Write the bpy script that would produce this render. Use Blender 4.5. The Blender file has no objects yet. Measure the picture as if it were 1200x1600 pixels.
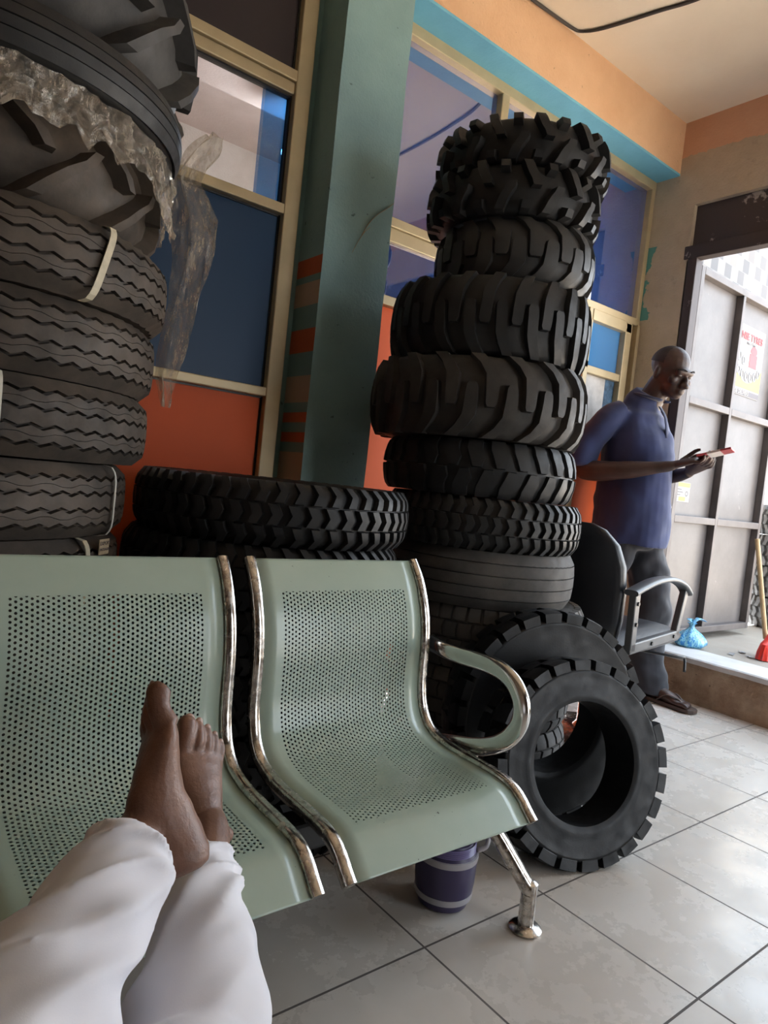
import bpy, math, random
import numpy as np
from mathutils import Vector, Matrix, Euler, noise
PI = math.pi
random.seed(7)
scn = bpy.context.scene
COL = scn.collection

# ------------------------------------------------------------------ helpers
def link(o, parent=None):
    COL.objects.link(o)
    if parent is not None:
        o.parent = parent
    return o

class MB:
    """collects shapes of ONE mesh"""
    def __init__(s):
        s.v = []; s.f = []; s.m = []; s.uv = {}
    def add(s, vs, fs, m=0):
        b = len(s.v)
        s.v += [tuple(p) for p in vs]
        for f in fs:
            s.f.append(tuple(b + i for i in f)); s.m.append(m)
        return b
    def box(s, x0, x1, y0, y1, z0, z1, m=0):
        if x0 > x1: x0, x1 = x1, x0
        if y0 > y1: y0, y1 = y1, y0
        if z0 > z1: z0, z1 = z1, z0
        v = [(x0,y0,z0),(x1,y0,z0),(x1,y1,z0),(x0,y1,z0),(x0,y0,z1),(x1,y0,z1),(x1,y1,z1),(x0,y1,z1)]
        s.add(v, [(0,3,2,1),(4,5,6,7),(0,1,5,4),(1,2,6,5),(2,3,7,6),(3,0,4,7)], m)
    def rings(s, rings, cap=True, closed=True, loop=False, m=0):
        n = len(rings[0]); b = len(s.v)
        for r in rings: s.v += [tuple(p) for p in r]
        k = len(rings)
        for i in range(k if loop else k - 1):
            for j in range(n if closed else n - 1):
                a = b + i*n + j; c = b + i*n + (j+1) % n
                d = b + ((i+1) % k)*n + (j+1) % n; e = b + ((i+1) % k)*n + j
                s.f.append((a, c, d, e)); s.m.append(m)
        if cap and not loop:
            s.f.append(tuple(b + j for j in reversed(range(n)))); s.m.append(m)
            s.f.append(tuple(b + (k-1)*n + j for j in range(n))); s.m.append(m)
    def tube(s, path, rad, seg=16, up=(0,0,1), cap=True, smooth=0, loop=False, m=0, power=2.0, fold=None):
        P = [Vector(p) for p in path]
        Rr = [(r, r) if not hasattr(r, '__len__') else tuple(r) for r in (rad if hasattr(rad, '__len__') and len(rad) == len(P) else [rad]*len(P))]
        if smooth and not loop:
            P, Rr = catmull(P, Rr, smooth)
        rings = []
        n = len(P); up = Vector(up)
        for i in range(n):
            if loop: t = P[(i+1) % n] - P[i-1]
            else: t = P[min(i+1, n-1)] - P[max(i-1, 0)]
            t.normalize()
            u = up.cross(t)
            if u.length < 1e-4: u = Vector((1,0,0)).cross(t)
            u.normalize(); w = t.cross(u)
            ring = []
            for j in range(seg):
                a = 2*PI*j/seg
                ca, sa = math.cos(a), math.sin(a)
                if power != 2.0:
                    ca = math.copysign(abs(ca)**(2/power), ca); sa = math.copysign(abs(sa)**(2/power), sa)
                q_ = u*(Rr[i][0]*ca) + w*(Rr[i][1]*sa)
                if fold: q_ = q_*(1+fold(i/max(1,n-1), a)/max(Rr[i]))
                ring.append(P[i] + q_)
            rings.append(ring)
        s.rings(rings, cap=cap, loop=loop, m=m)
    def lathe(s, prof, c=(0,0,0), seg=48, m=0, loop=False, rot=None):
        rings = []
        for j in range(seg):
            a = 2*PI*j/seg
            rr = [Vector((r*math.cos(a), r*math.sin(a), z)) for r, z in prof]
            if rot is not None: rr = [rot @ p for p in rr]
            rings.append([p + Vector(c) for p in rr])
        s.rings(rings, cap=False, closed=loop, loop=True, m=m)
    def cyl(s, p0, p1, r, seg=16, m=0, r1=None):
        s.tube([p0, p1], [(r, r), (r1 or r, r1 or r)], seg=seg, up=(0.31,0.17,0.93), m=m)
    def ell(s, c, r, rot=None, seg=20, rows=12, m=0):
        rings = []
        for i in range(1, rows):
            t = PI*i/rows
            ring = []
            for j in range(seg):
                a = 2*PI*j/seg
                p = Vector((r[0]*math.sin(t)*math.cos(a), r[1]*math.sin(t)*math.sin(a), -r[2]*math.cos(t)))
                if rot is not None: p = rot @ p
                ring.append(p + Vector(c))
            rings.append(ring)
        s.rings(rings, m=m)
    def build(s, name, mats, parent=None, smooth=False, loc=None):
        me = bpy.data.meshes.new(name)
        me.from_pydata(s.v, [], s.f)
        if not isinstance(mats, (list, tuple)): mats = [mats]
        for q in mats: me.materials.append(q)
        me.polygons.foreach_set('material_index', s.m)
        me.validate(); me.update()
        if smooth:
            me.polygons.foreach_set('use_smooth', [True]*len(me.polygons))
            if smooth != True:
                me.set_sharp_from_angle(angle=math.radians(smooth))
        o = bpy.data.objects.new(name, me)
        if loc is not None: o.location = loc
        return link(o, parent)

def catmull(P, Rr, k):
    Q = []; S = []
    n = len(P)
    for i in range(n-1):
        p0 = P[max(i-1,0)]; p1 = P[i]; p2 = P[i+1]; p3 = P[min(i+2,n-1)]
        for j in range(k):
            t = j/k
            Q.append(0.5*((2*p1) + (p2-p0)*t + (2*p0-5*p1+4*p2-p3)*t*t + (3*p1-p0-3*p2+p3)*t**3))
            e = t*t*(3-2*t)
            S.append((Rr[i][0]*(1-e)+Rr[i+1][0]*e, Rr[i][1]*(1-e)+Rr[i+1][1]*e))
    Q.append(P[-1]); S.append(Rr[-1])
    return Q, S

def thing(name, label, cat, loc=(0,0,0), rot=(0,0,0), group=None):
    o = bpy.data.objects.new(name, None)
    o.location = loc; o.rotation_euler = rot; o.empty_display_size = .1
    link(o)
    return tag(o, label, cat, group)
def tag(o, label=None, cat=None, group=None, kind=None):
    if label: o['label'] = label
    if cat: o['category'] = cat
    if group: o['group'] = group
    if kind: o['kind'] = kind
    return o
def dup(root, label, loc, rot=None, group=None):
    r = root.copy(); COL.objects.link(r)
    r.location = loc
    if rot is not None: r.rotation_euler = rot
    r['label'] = label
    if group: r['group'] = group
    for ch in list(root.children):
        c = ch.copy(); COL.objects.link(c); c.parent = r
    return r
def bevel(o, w=.004, seg=2):
    m = o.modifiers.new('bevel', 'BEVEL'); m.width = w; m.segments = seg; m.limit_method = 'ANGLE'
    return o
def remesh(o, vox, smooth=4):
    m = o.modifiers.new('remesh', 'REMESH'); m.mode = 'VOXEL'; m.voxel_size = vox; m.use_smooth_shade = True
    if smooth:
        s = o.modifiers.new('smooth', 'SMOOTH'); s.iterations = smooth; s.factor = .5
    return o

# ------------------------------------------------------------------ materials
class NT:
    def __init__(s, name):
        s.m = bpy.data.materials.new(name); s.m.use_nodes = True
        s.t = s.m.node_tree; s.b = s.t.nodes['Principled BSDF']; s.out = s.t.nodes['Material Output']
    def n(s, typ, **kw):
        q = s.t.nodes.new(typ)
        for k, v in kw.items(): setattr(q, k, v)
        return q
    def l(s, a, b): s.t.links.new(a, b)
    def val(s, sock, x):
        if isinstance(x, (int, float, tuple, list)): sock.default_value = x
        else: s.l(x, sock)
    def math(s, op, a, b=None, c=None):
        q = s.n('ShaderNodeMath', operation=op)
        s.val(q.inputs[0], a)
        if b is not None: s.val(q.inputs[1], b)
        if c is not None: s.val(q.inputs[2], c)
        return q.outputs[0]
    def mix(s, fac, a, b):
        q = s.n('ShaderNodeMix', data_type='RGBA')
        s.val(q.inputs[0], fac)
        s.val(q.inputs[6], a if not isinstance(a, (tuple, list)) else (*a[:3], 1))
        s.val(q.inputs[7], b if not isinstance(b, (tuple, list)) else (*b[:3], 1))
        return q.outputs[2]
    def coord(s, which='Object'): return s.n('ShaderNodeTexCoord').outputs[which]
    def noise(s, scale, detail=4, rough=.55, vec=None, out='Fac', stretch=None):
        v = vec or s.coord()
        if stretch:
            mp = s.n('ShaderNodeMapping'); s.l(v, mp.inputs[0]); mp.inputs['Scale'].default_value = stretch; v = mp.outputs[0]
        q = s.n('ShaderNodeTexNoise'); q.inputs['Scale'].default_value = scale
        q.inputs['Detail'].default_value = detail; q.inputs['Roughness'].default_value = rough
        s.l(v, q.inputs['Vector'])
        return q.outputs[out]
    def ramp(s, fac, stops, interp='LINEAR'):
        q = s.n('ShaderNodeValToRGB'); q.color_ramp.interpolation = interp
        e = q.color_ramp.elements
        while len(e) > 1: e.remove(e[0])
        for i, (p, c) in enumerate(stops):
            x = e[0] if i == 0 else e.new(p)
            x.position = p; x.color = (*c[:3], 1) if hasattr(c, '__len__') else (c, c, c, 1)
        s.l(fac, q.inputs[0])
        return q.outputs[0]
    def bump(s, h, strength=.3, dist=.01):
        q = s.n('ShaderNodeBump'); q.inputs['Strength'].default_value = strength; q.inputs['Distance'].default_value = dist
        s.l(h, q.inputs['Height']); s.l(q.outputs[0], s.b.inputs['Normal'])
    def set(s, **kw):
        for k, v in kw.items():
            i = s.b.inputs[k]
            if hasattr(v, 'is_linked'): s.l(v, i)
            elif hasattr(v, '__len__') and len(v) == 3 and i.type == 'RGBA': i.default_value = (*v, 1)
            else: i.default_value = v
        return s

def mat(name, col, rough=.5, metal=0, var=.0, scale=8, bump=0, bscale=40, spec=.5, coat=0, bdist=.003):
    t = NT(name)
    if var:
        f = t.ramp(t.noise(scale, 5), [(.3, 0), (.7, 1)])
        c = t.mix(f, tuple(max(0, x*(1-var)) for x in col), tuple(min(1, x*(1+var)) for x in col))
        t.l(c, t.b.inputs['Base Color'])
    else: t.set(**{'Base Color': col})
    t.set(Roughness=rough, Metallic=metal, **{'Specular IOR Level': spec, 'Coat Weight': coat})
    if bump: t.bump(t.noise(bscale, 6), bump, bdist)
    return t.m

def rubber(name, col, dust, rough=.55, amt=.5):
    t = NT(name)
    f = t.ramp(t.noise(7, 6, .65), [(.35, 0), (.75, amt)])
    t.l(t.mix(f, col, dust), t.b.inputs['Base Color'])
    t.l(t.ramp(t.noise(25, 3), [(.3, (rough-.08,)*3), (.7, (rough+.12,)*3)]), t.b.inputs['Roughness'])
    t.set(**{'Specular IOR Level': .45})
    t.bump(t.noise(160, 3), .15, .002)
    return t.m

M = {}
M['rub'] = rubber('black_rubber', (.011,.011,.012), (.032,.031,.030))
M['rub_brown'] = rubber('dusty_rubber', (.032,.026,.021), (.125,.095,.072), .68, .75)
M['rub_grey'] = rubber('dusty_grey_rubber', (.05,.047,.045), (.16,.145,.13), .75, .8)
M['rub_solid'] = rubber('solid_rubber', (.005,.005,.006), (.011,.011,.013), .48)
M['rub_pale'] = rubber('sunlit_tone_rubber', (.12,.115,.11), (.3,.28,.26), .8, .8)  # daylight on the outside tyres is put into this pale colour
M['chrome'] = NT('worn_chrome').set(**{'Base Color': (.72,.70,.67), 'Metallic': 1.0, 'Roughness': .16}).m
def _worn():
    t = NT('scuffed_chrome')
    f = t.ramp(t.noise(55, 7, .7), [(.46, 0), (.62, 1)])
    t.l(t.mix(f, (.62,.58,.53), (.30,.26,.23)), t.b.inputs['Base Color'])
    t.l(t.ramp(t.noise(40, 5), [(.35, (.12,)*3), (.7, (.34,)*3)]), t.b.inputs['Roughness'])
    t.set(Metallic=1.0)
    return t.m
M['chrome_w'] = _worn()
M['alu'] = mat('gold_anodised_aluminium', (.50,.40,.24), .42, .25, .12, 6)
M['teal'] = None
M['plastic_black'] = mat('black_plastic', (.018,.018,.02), .42)
M['leather'] = mat('black_vinyl', (.02,.021,.025), .34, bump=.2, bscale=90)
M['grey_plastic'] = mat('grey_plastic', (.085,.09,.095), .38)
M['dark_metal'] = mat('dark_painted_metal', (.055,.045,.042), .5, .3, .25, 5)
M['strap'] = mat('cream_strap', (.52,.46,.33), .6, var=.15, scale=60)
M['white_strap'] = mat('white_strap', (.6,.58,.52), .6)
M['cable'] = mat('dark_cable', (.05,.04,.035), .6)

def tile_floor():
    t = NT('ceramic_floor_tiles')
    co = t.coord('Object'); sp = t.n('ShaderNodeSeparateXYZ'); t.l(co, sp.inputs[0])
    def line(c, off, p=.401, w=.0026):
        a = t.math('FRACT', t.math('ADD', t.math('DIVIDE', t.math('SUBTRACT', c, off), p), .5))
        return t.math('LESS_THAN', t.math('ABSOLUTE', t.math('SUBTRACT', a, .5)), w/p)
    g = t.math('MAXIMUM', line(sp.outputs[0], 1.033), line(sp.outputs[1], 1.006))
    base = t.mix(t.ramp(t.noise(3.2, 6, .6), [(.3, 0), (.7, 1)]), (.54,.49,.43), (.62,.58,.53))
    dirt = t.ramp(t.noise(14, 8, .72), [(.58, 0), (.80, .1)])
    base = t.mix(dirt, base, (.30,.26,.22))
    t.l(t.mix(g, base, (.09,.075,.065)), t.b.inputs['Base Color'])
    r = t.ramp(t.noise(6, 8, .7), [(.35, (.16,)*3), (.7, (.42,)*3)])
    t.l(t.mix(g, r, (.8,.8,.8)), t.b.inputs['Roughness'])
    t.bump(t.math('SUBTRACT', 1.0, g), .25, .002)
    t.set(**{'Specular IOR Level': .6})
    return t.m

def plaster(name, c0, c1, scale=3, bump=.25, rough=.8, specks=None):
    t = NT(name)
    c = t.mix(t.ramp(t.noise(scale, 7, .62), [(.32, 0), (.68, 1)]), c0, c1)
    if specks:
        c = t.mix(t.ramp(t.noise(38, 4, .6), [(.68, 0), (.74, 1)]), c, specks)
    t.l(c, t.b.inputs['Base Color'])
    t.set(Roughness=rough)
    t.bump(t.math('ADD', t.noise(90, 5), t.math('MULTIPLY', t.noise(9, 4), 1.5)), bump, .006)
    return t.m
M['teal'] = plaster('teal_paint', (.15,.265,.25), (.19,.32,.30), 4, .22, .6, (.05,.12,.12))
M['cyan'] = plaster('cyan_paint', (.15,.44,.62), (.19,.53,.71), 4, .2, .6)
M['orange_plaster'] = plaster('peach_plaster', (.70,.42,.24), (.80,.52,.32), 3, .5, .85, (.42,.25,.15))
M['dim_plaster'] = plaster('brown_plaster', (.16,.115,.08), (.22,.16,.115), 3, .4, .9)
M['ceiling'] = plaster('cream_ceiling', (.78,.67,.53), (.86,.76,.62), 1.6, .12, .8)
M['cement'] = plaster('bare_cement', (.30,.24,.175), (.40,.33,.25), 4, .35, .9, (.2,.16,.12))
M['step'] = plaster('crumbling_plaster', (.24,.155,.10), (.44,.33,.23), 9, 1.0, .95, (.14,.10,.075))
M['sill'] = plaster('cement_screed', (.46,.45,.44), (.58,.57,.56), 6, .2, .7)
M['street'] = plaster('street_cement', (.28,.24,.20), (.34,.30,.25), 3, .3, .9)
M['white_plaster'] = plaster('white_plaster', (.62,.56,.50), (.74,.69,.63), 5, .5, .9, (.5,.45,.4))
M['pink_plaster'] = plaster('pinkish_plaster', (.56,.46,.42), (.66,.56,.52), 5, .4, .9)

def glass(name, col, refl, rough=.03):
    """tinted, back-painted pane: deep colour under a mirror-like surface"""
    t = NT(name)
    t.set(**{'Base Color': col, 'Roughness': .6, 'Specular IOR Level': 0.0})
    g = t.n('ShaderNodeBsdfGlossy'); g.inputs['Roughness'].default_value = rough; g.inputs['Color'].default_value = (.9,.88,.95,1)
    fr = t.n('ShaderNodeFresnel'); fr.inputs['IOR'].default_value = 1.5
    mx = t.n('ShaderNodeMixShader')
    t.l(t.math('MINIMUM', t.math('ADD', refl, fr.outputs[0]), .9), mx.inputs[0])
    t.l(t.b.outputs[0], mx.inputs[1]); t.l(g.outputs[0], mx.inputs[2]); t.l(mx.outputs[0], t.out.inputs[0])
    return t.m
M['blue_glass'] = glass('blue_film_glass', (.026,.07,.26), .34)
M['navy_glass'] = NT('dark_blue_film_glass').set(**{'Base Color': (.018,.055,.125), 'Roughness': .42, 'Specular IOR Level': .25}).m
M['brown_glass'] = NT('dark_brown_glass').set(**{'Base Color': (.035,.026,.030), 'Roughness': .35, 'Specular IOR Level': .3}).m
M['sky_glass'] = glass('sky_blue_film_glass', (.07,.25,.55), .16)
M['orange_panel'] = mat('orange_laminate', (.70,.115,.03), .5, var=.06, scale=2, spec=.2)

def clear(name, tint=(1,1,1), gloss=.08, rough=.02):
    t = NT(name)
    tr = t.n('ShaderNodeBsdfTransparent'); tr.inputs[0].default_value = (*tint, 1)
    g = t.n('ShaderNodeBsdfGlossy'); g.inputs['Roughness'].default_value = rough
    mx = t.n('ShaderNodeMixShader'); mx.inputs[0].default_value = gloss
    t.l(tr.outputs[0], mx.inputs[1]); t.l(g.outputs[0], mx.inputs[2]); t.l(mx.outputs[0], t.out.inputs[0])
    return t.m
M['clear_glass'] = clear('clear_window_glass')
M['blue_clear'] = clear('blue_tinted_clear_glass', (.22,.48,.78))

# ------------------------------------------------------------------ setting
H = .99
D = 2.36          # window wall
E = 3.58          # door wall
CZ = 3.165        # ceiling
PY = 2.186        # pillar and beam front

b = MB(); b.box(-1.6, E+.02, -2.4, D+.1, -.06, 0)
tag(b.build('floor', tile_floor()), kind='structure')
b = MB(); b.box(-1.6, E+.2, -2.4, D+.15, CZ, CZ+.08)
tag(b.build('ceiling', M['ceiling']), kind='structure')
b = MB(); b.box(-1.75, -1.6, -2.4, D+.1, 0, CZ)
tag(b.build('wall_left', M['dim_plaster']), kind='structure')
b = MB(); b.box(-1.6, 2.3, -2.5, -2.4, 0, CZ); b.box(2.3, 3.4, -2.5, -2.4, 2.5, CZ); b.box(3.4, E+.15, -2.5, -2.4, 0, CZ)  # unseen front wall, its opening placed to let fill light in
tag(b.build('wall_front', M['dim_plaster']), kind='structure')
# back wall above the windows, left of the pillar
b = MB(); b.box(-1.6, 1.3, D, D+.12, 2.83, CZ); b.box(1.28, 1.63, D+.0, D+.12, 0, CZ); b.box(1.6, E+.1, D, D+.12, 2.895, CZ)
tag(b.build('wall_back', M['teal']), kind='structure')

# pillar with painted bands on its left flank
def pillar_mat():
    t = NT('teal_pillar_with_bands')
    sp = t.n('ShaderNodeSeparateXYZ'); t.l(t.coord(), sp.inputs[0])
    z = t.math('DIVIDE', sp.outputs[2], 3.2)
    te, orr, be = (.16,.28,.265), (.50,.10,.035), (.44,.31,.22)
    st = [(0, be), (1.055, te), (1.088, orr), (1.137, te), (1.165, orr), (1.212, te), (1.243, be), (1.34, te), (1.436, orr), (1.513, te), (1.61, be), (1.69, te), (1.713, orr), (1.791, te)]
    band = t.ramp(z, [(a/3.2, c) for a, c in st], 'CONSTANT')
    tealc = t.mix(t.ramp(t.noise(4, 7, .6), [(.32, 0), (.68, 1)]), (.20,.33,.335), (.245,.395,.395))
    tealc = t.mix(t.ramp(t.noise(34, 4, .6), [(.69, 0), (.74, 1)]), tealc, (.07,.13,.125))
    geo = t.n('ShaderNodeNewGeometry'); s2 = t.n('ShaderNodeSeparateXYZ'); t.l(geo.outputs['Normal'], s2.inputs[0])
    flank = t.math('MULTIPLY', t.math('LESS_THAN', s2.outputs[0], -.7), t.math('LESS_THAN', sp.outputs[2], 1.791))
    t.l(t.mix(flank, tealc, band), t.b.inputs['Base Color'])
    t.set(Roughness=.6)
    t.bump(t.math('ADD', t.noise(110, 4), t.math('MULTIPLY', t.noise(9, 4), 1.5)), .25, .006)
    return t.m
def densebox(mb, x0, x1, y0, y1, z0, z1, n=40):
    # box with a slightly wavering vertical edge
    rings = []
    for i in range(n+1):
        z = z0 + (z1-z0)*i/n
        w = lambda k: .004*noise.noise((k*7.3, z*5, 1.7))
        rings.append([(x0+w(1), y0+w(2), z), (x1+w(3), y0+w(4), z), (x1, y1, z), (x0, y1, z)])
    mb.rings(rings)
b = MB(); densebox(b, 1.315, 1.61, PY, D+.02, 0, CZ)
tag(b.build('pillar', pillar_mat()), kind='structure')
# scratch on the pillar front: bare line through the paint
b = MB()
for pts, r in (([(1.475,1.905),(1.50,1.955),(1.535,2.00),(1.575,2.035),(1.612,2.07)], .0045), ([(1.44,1.83),(1.465,1.885),(1.49,1.925),(1.51,1.945)], .002)):
    b.tube([(x, PY-.001, z) for x, z in pts], [(.0008, r*.4)]+[(.0008, r)]*(len(pts)-2)+[(.0008, r*.6)], seg=6, up=(0,1,0), smooth=4)
tag(b.build('trim_1', mat('bare_scratch', (.42,.30,.17), .9)), kind='structure')
# beam
b = MB()
b.box(1.6, E+.05, PY, PY+.02, 2.886, CZ, 0); b.box(1.6, E+.05, PY+.02, D+.02, 2.886, CZ, 0)
b.box(1.6, E+.03, PY+.0005, D+.02, 2.874, 2.887, 1)
tag(b.build('beam', [M['orange_plaster'], M['cyan']]), kind='structure')

# door wall with bare cement, peach top and teal remains by the window
def doorwall_mat():
    t = NT('cement_door_wall')
    co = t.coord(); sp = t.n('ShaderNodeSeparateXYZ'); t.l(co, sp.inputs[0])
    y, z = sp.outputs[1], sp.outputs[2]
    nz = t.noise(7, 7, .65)
    cem = t.mix(t.ramp(t.noise(4, 8, .66), [(.3, 0), (.7, 1)]), (.42,.335,.24), (.53,.44,.33))
    cem = t.mix(t.ramp(t.noise(12, 8, .75), [(.58, 0), (.7, .5)]), cem, (.28,.215,.15))
    peach = t.mix(nz, (.58,.31,.19), (.68,.40,.26))
    top = t.math('GREATER_THAN', t.math('ADD', z, t.math('MULTIPLY', nz, .12)), 3.03)
    c = t.mix(top, cem, peach)
    tl = t.math('MULTIPLY', t.math('GREATER_THAN', t.math('ADD', y, t.math('MULTIPLY', t.noise(11, 5), .20)), 2.405),
                t.math('MULTIPLY', t.math('GREATER_THAN', z, 2.08), t.math('LESS_THAN', z, 2.5)))
    c = t.mix(tl, c, (.10,.30,.27))
    t.l(c, t.b.inputs['Base Color']); t.set(Roughness=.9)
    t.bump(t.math('ADD', t.noise(80, 5), t.math('MULTIPLY', nz, 3.0)), .4, .006)
    return t.m
DW = doorwall_mat()
b = MB()
b.box(E, E+.15, 2.075, D+.12, 0, CZ)
b.box(E, E+.15, -.36, 2.075, 2.69, CZ)
b.box(E, E+.15, -2.5, -.36, 0, CZ)
tag(b.build('wall_right', DW), kind='structure')
# raised sill and step
b = MB()
n = 60; rows = 8
rings = []
for i in range(n+1):
    y = 2.08 - 2.46*i/n
    r = []
    for j in range(rows+1):
        z = .205*j/rows
        dx = .022*noise.noise((y*6, z*9, 3.1)) + .012*noise.noise((y*19, z*21, 8.1)) - .02*(1-j/rows)
        r.append((E-.012+dx, y, z))
    r += [(E+.3, y, .205), (E+.3, y, 0)]
    rings.append(r)
b.rings(rings, closed=True)
tag(b.build('trim_2', M['step'], smooth=40), kind='structure')
b = MB()
rings = []
for i in range(n+1):
    y = 2.08 - 2.46*i/n
    dx = .008*noise.noise((y*9, 2, 3.1))
    rings.append([(E-.028+dx, y, .205), (E-.03+dx, y, .230), (E-.02+dx, y, .236), (E+.23, y, .236), (E+.23, y, .205)])
b.rings(rings)
tag(b.build('trim_3', M['sill']), kind='structure')
# door frame: dark shutter box on top, rail, jamb
b = MB()
b.box(E+.03, E+.13, -.36, 2.08, 2.46, 2.69, 0)
b.box(E-.005, E+.06, -.36, 2.10, 2.39, 2.462, 0)
b.box(E+.0, E+.07, 2.024, 2.085, .236, 2.39, 0)
b.box(E+.0, E+.07, -.36, -.30, .236, 2.39, 0)
def chipped():
    t = NT('chipped_dark_metal')
    f = t.math('MULTIPLY', t.ramp(t.noise(5.5, 8, .72), [(.60, 0), (.64, 1)]), 1.0)
    t.l(t.mix(f, (.050,.036,.036), (.36,.33,.30)), t.b.inputs['Base Color'])
    t.set(Roughness=.55, Metallic=.1)
    return t.m
o = b.build('trim_4', chipped()); bevel(o, .004); tag(o, kind='structure')

# ---- window_1 (left of the pillar) and the lit store room behind its clear pane
w1 = tag(bpy.data.objects.new('window_1', None), kind='structure'); link(w1)
FY0, FY1 = D-.035, D+.03
b = MB()
b.box(1.215, 1.278, FY0, FY1, 0, 2.83)
b.box(-1.6, 1.215, FY0, FY1, 2.415, 2.455); b.box(-1.6, 1.215, FY0+.012, FY1, 2.372, 2.415)
b.box(-1.6, 1.215, FY0, FY1, 1.935, 1.972)
b.box(-1.6, 1.215, FY0, FY1, 1.258, 1.292)
b.box(-1.6, 1.215, FY0, FY1, 0, .05); b.box(-1.6, 1.215, FY0, FY1, 2.79, 2.83)
b.box(-.03, .01, FY0, FY1, 0, 2.83)
bevel(b.build('window_frame', M['alu'], w1), .004)
b = MB(); b.box(-1.6, 1.22, D, D+.012, 2.45, 2.80); b.build('upper_pane', M['brown_glass'], w1)
b = MB(); b.box(-1.6, 1.112, D, D+.006, 1.965, 2.38); b.build('clear_pane', M['clear_glass'], w1)
b = MB(); b.box(1.106, 1.22, D+.008, D+.014, 1.965, 2.38); b.build('sliding_pane', M['blue_clear'], w1)
b = MB(); b.box(-1.6, 1.22, D, D+.012, 1.285, 1.945); b.build('middle_pane', M['navy_glass'], w1)
b = MB(); b.box(-1.6, 1.22, D, D+.012, .03, 1.265); b.build('lower_panel', M['orange_panel'], w1)
# dark rubber gasket lines
b = MB()
for z in (2.366, 1.929, 1.252): b.box(-1.6, 1.215, D-.006, D+.02, z, z+.008)
b.box(1.208, 1.2155, D-.006, D+.02, 0, 2.8)
b.build('gasket', M['plastic_black'], w1)
# store room beyond
b = MB()
b.box(-1.7, 2.4, 4.3, 4.4, 1.0, 3.4, 0)
b.box(2.4, 2.5, D+.12, 4.4, 1.0, 3.4, 0); b.box(-1.8, -1.7, D+.12, 4.4, 1.0, 3.4, 0)
b.box(-1.8, 2.5, D+.12, 4.4, 3.05, 3.15, 1)
b.box(-1.8, 2.5, D+.12, 4.4, .9, 1.0, 1)
b.box(-1.7, 2.4, 3.2, 3.42, 2.86, 3.06, 1)
tag(b.build('wall_far', [M['white_plaster'], M['pink_plaster']]), kind='structure')

# ---- window_2 (right of the pillar)
w2 = tag(bpy.data.objects.new('window_2', None), kind='structure'); link(w2)
b = MB()
b.box(1.6, E, FY0, FY1, 2.826, 2.876)
b.box(E-.038, E-.002, FY0, FY1, 2.07, 2.83)
b.box(2.27, 2.318, FY0, FY1, 2.08, 2.83)
b.box(1.6, E+.0, FY0, FY1, 2.045, 2.085); b.box(1.6, 3.12, FY0+.014, FY1, 1.99, 2.047)
b.box(1.6, 3.14, FY0, FY1, 1.725, 1.765)
b.box(1.6, 3.14, FY0, FY1, 1.275, 1.325)
b.box(3.10, 3.14, FY0, FY1, 0, 2.05)
b.box(1.6, 1.63, FY0, FY1, 0, 2.85)
b.box(E-.03, E-.004, FY0-.01, FY1, .3, 2.05)
b.box(3.44, 3.475, FY0, FY1, 0, 1.31)
bevel(b.build('window_frame', M['alu'], w2), .004)
b = MB(); b.box(1.61, 2.29, D, D+.012, 2.07, 2.84); b.build('upper_pane', M['blue_glass'], w2)
b = MB(); b.box(2.30, E-.02, D, D+.012, 2.07, 2.84); b.build('upper_pane', M['blue_glass'], w2)
b = MB(); b.box(1.61, 3.12, D, D+.012, 1.75, 2.0); b.build('middle_pane', M['blue_glass'], w2)
b = MB(); b.box(1.61, 3.12, D, D+.012, .03, 1.735); b.build('lower_panel', M['orange_panel'], w2)
# sliding sash
b = MB()
b.box(3.13, 3.50, FY0-.005, FY1-.02, 1.985, 2.045); b.box(3.13, 3.50, FY0-.005, FY1-.02, 1.322, 1.385)
b.box(3.445, 3.505, FY0-.005, FY1-.02, 1.33, 2.04); b.box(3.13, 3.445, FY0, FY1-.02, 1.70, 1.742)
b.box(3.518, 3.53, FY0+.02, FY1-.02, 1.33, 2.04)
bevel(b.build('sliding_sash', M['alu'], w2), .004)
b = MB(); b.box(3.13, 3.45, D-.004, D+.004, 1.735, 1.99); b.build('sash_pane', M['sky_glass'], w2)
b = MB(); b.box(3.13, 3.355, D-.004, D+.004, 1.38, 1.705); b.build('sash_pane', mat('pale_view_pane', (.62,.60,.58), .35, var=.3, scale=9), w2)  # brightness seen in the clear pane, put into its colour
b = MB(); b.box(3.355, 3.45, D-.004, D+.004, 1.38, 1.705); b.build('sash_pane', mat('scratched_blue_pane', (.07,.13,.21), .3, var=.7, scale=28), w2)
b = MB(); b.box(3.50, E, D, D+.02, 1.31, 2.05); b.build('side_panel', mat('dull_bronze', (.18,.13,.08), .5, .2), w2)
b = MB(); b.box(3.13, 3.445, D, D+.012, .03, 1.33); b.build('lower_panel', M['orange_panel'], w2)
b = MB(); b.box(3.47, E, D, D+.02, .0, 1.31); b.build('side_panel', mat('cream_side_board', (.50,.42,.30), .6, 0, .1), w2)

# ceiling cable
b = MB()
pth = [(2.05,2.178,3.152),(2.253,2.176,3.155),(2.40,2.172,3.158),(2.50,2.165,3.158),(2.548,2.15,3.158),(2.585,2.09,3.157),(2.62,1.98,3.157),(2.66,1.83,3.158),(2.70,1.69,3.158),(2.73,1.45,3.158),(2.75,1.2,3.158),(2.76,.8,3.158)]
b.tube(pth, [(.006,.006)]*len(pth), seg=8, smooth=5)
b.tube([(p[0]+.012,p[1]-.006,p[2]+.001) for p in pth], [(.004,.004)]*len(pth), seg=8, smooth=5)
o = b.build('ceiling_cable', M['cable'], smooth=True)
tag(o, 'dark twin electric cable tacked along the peach beam and across the ceiling', 'cable')

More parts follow.
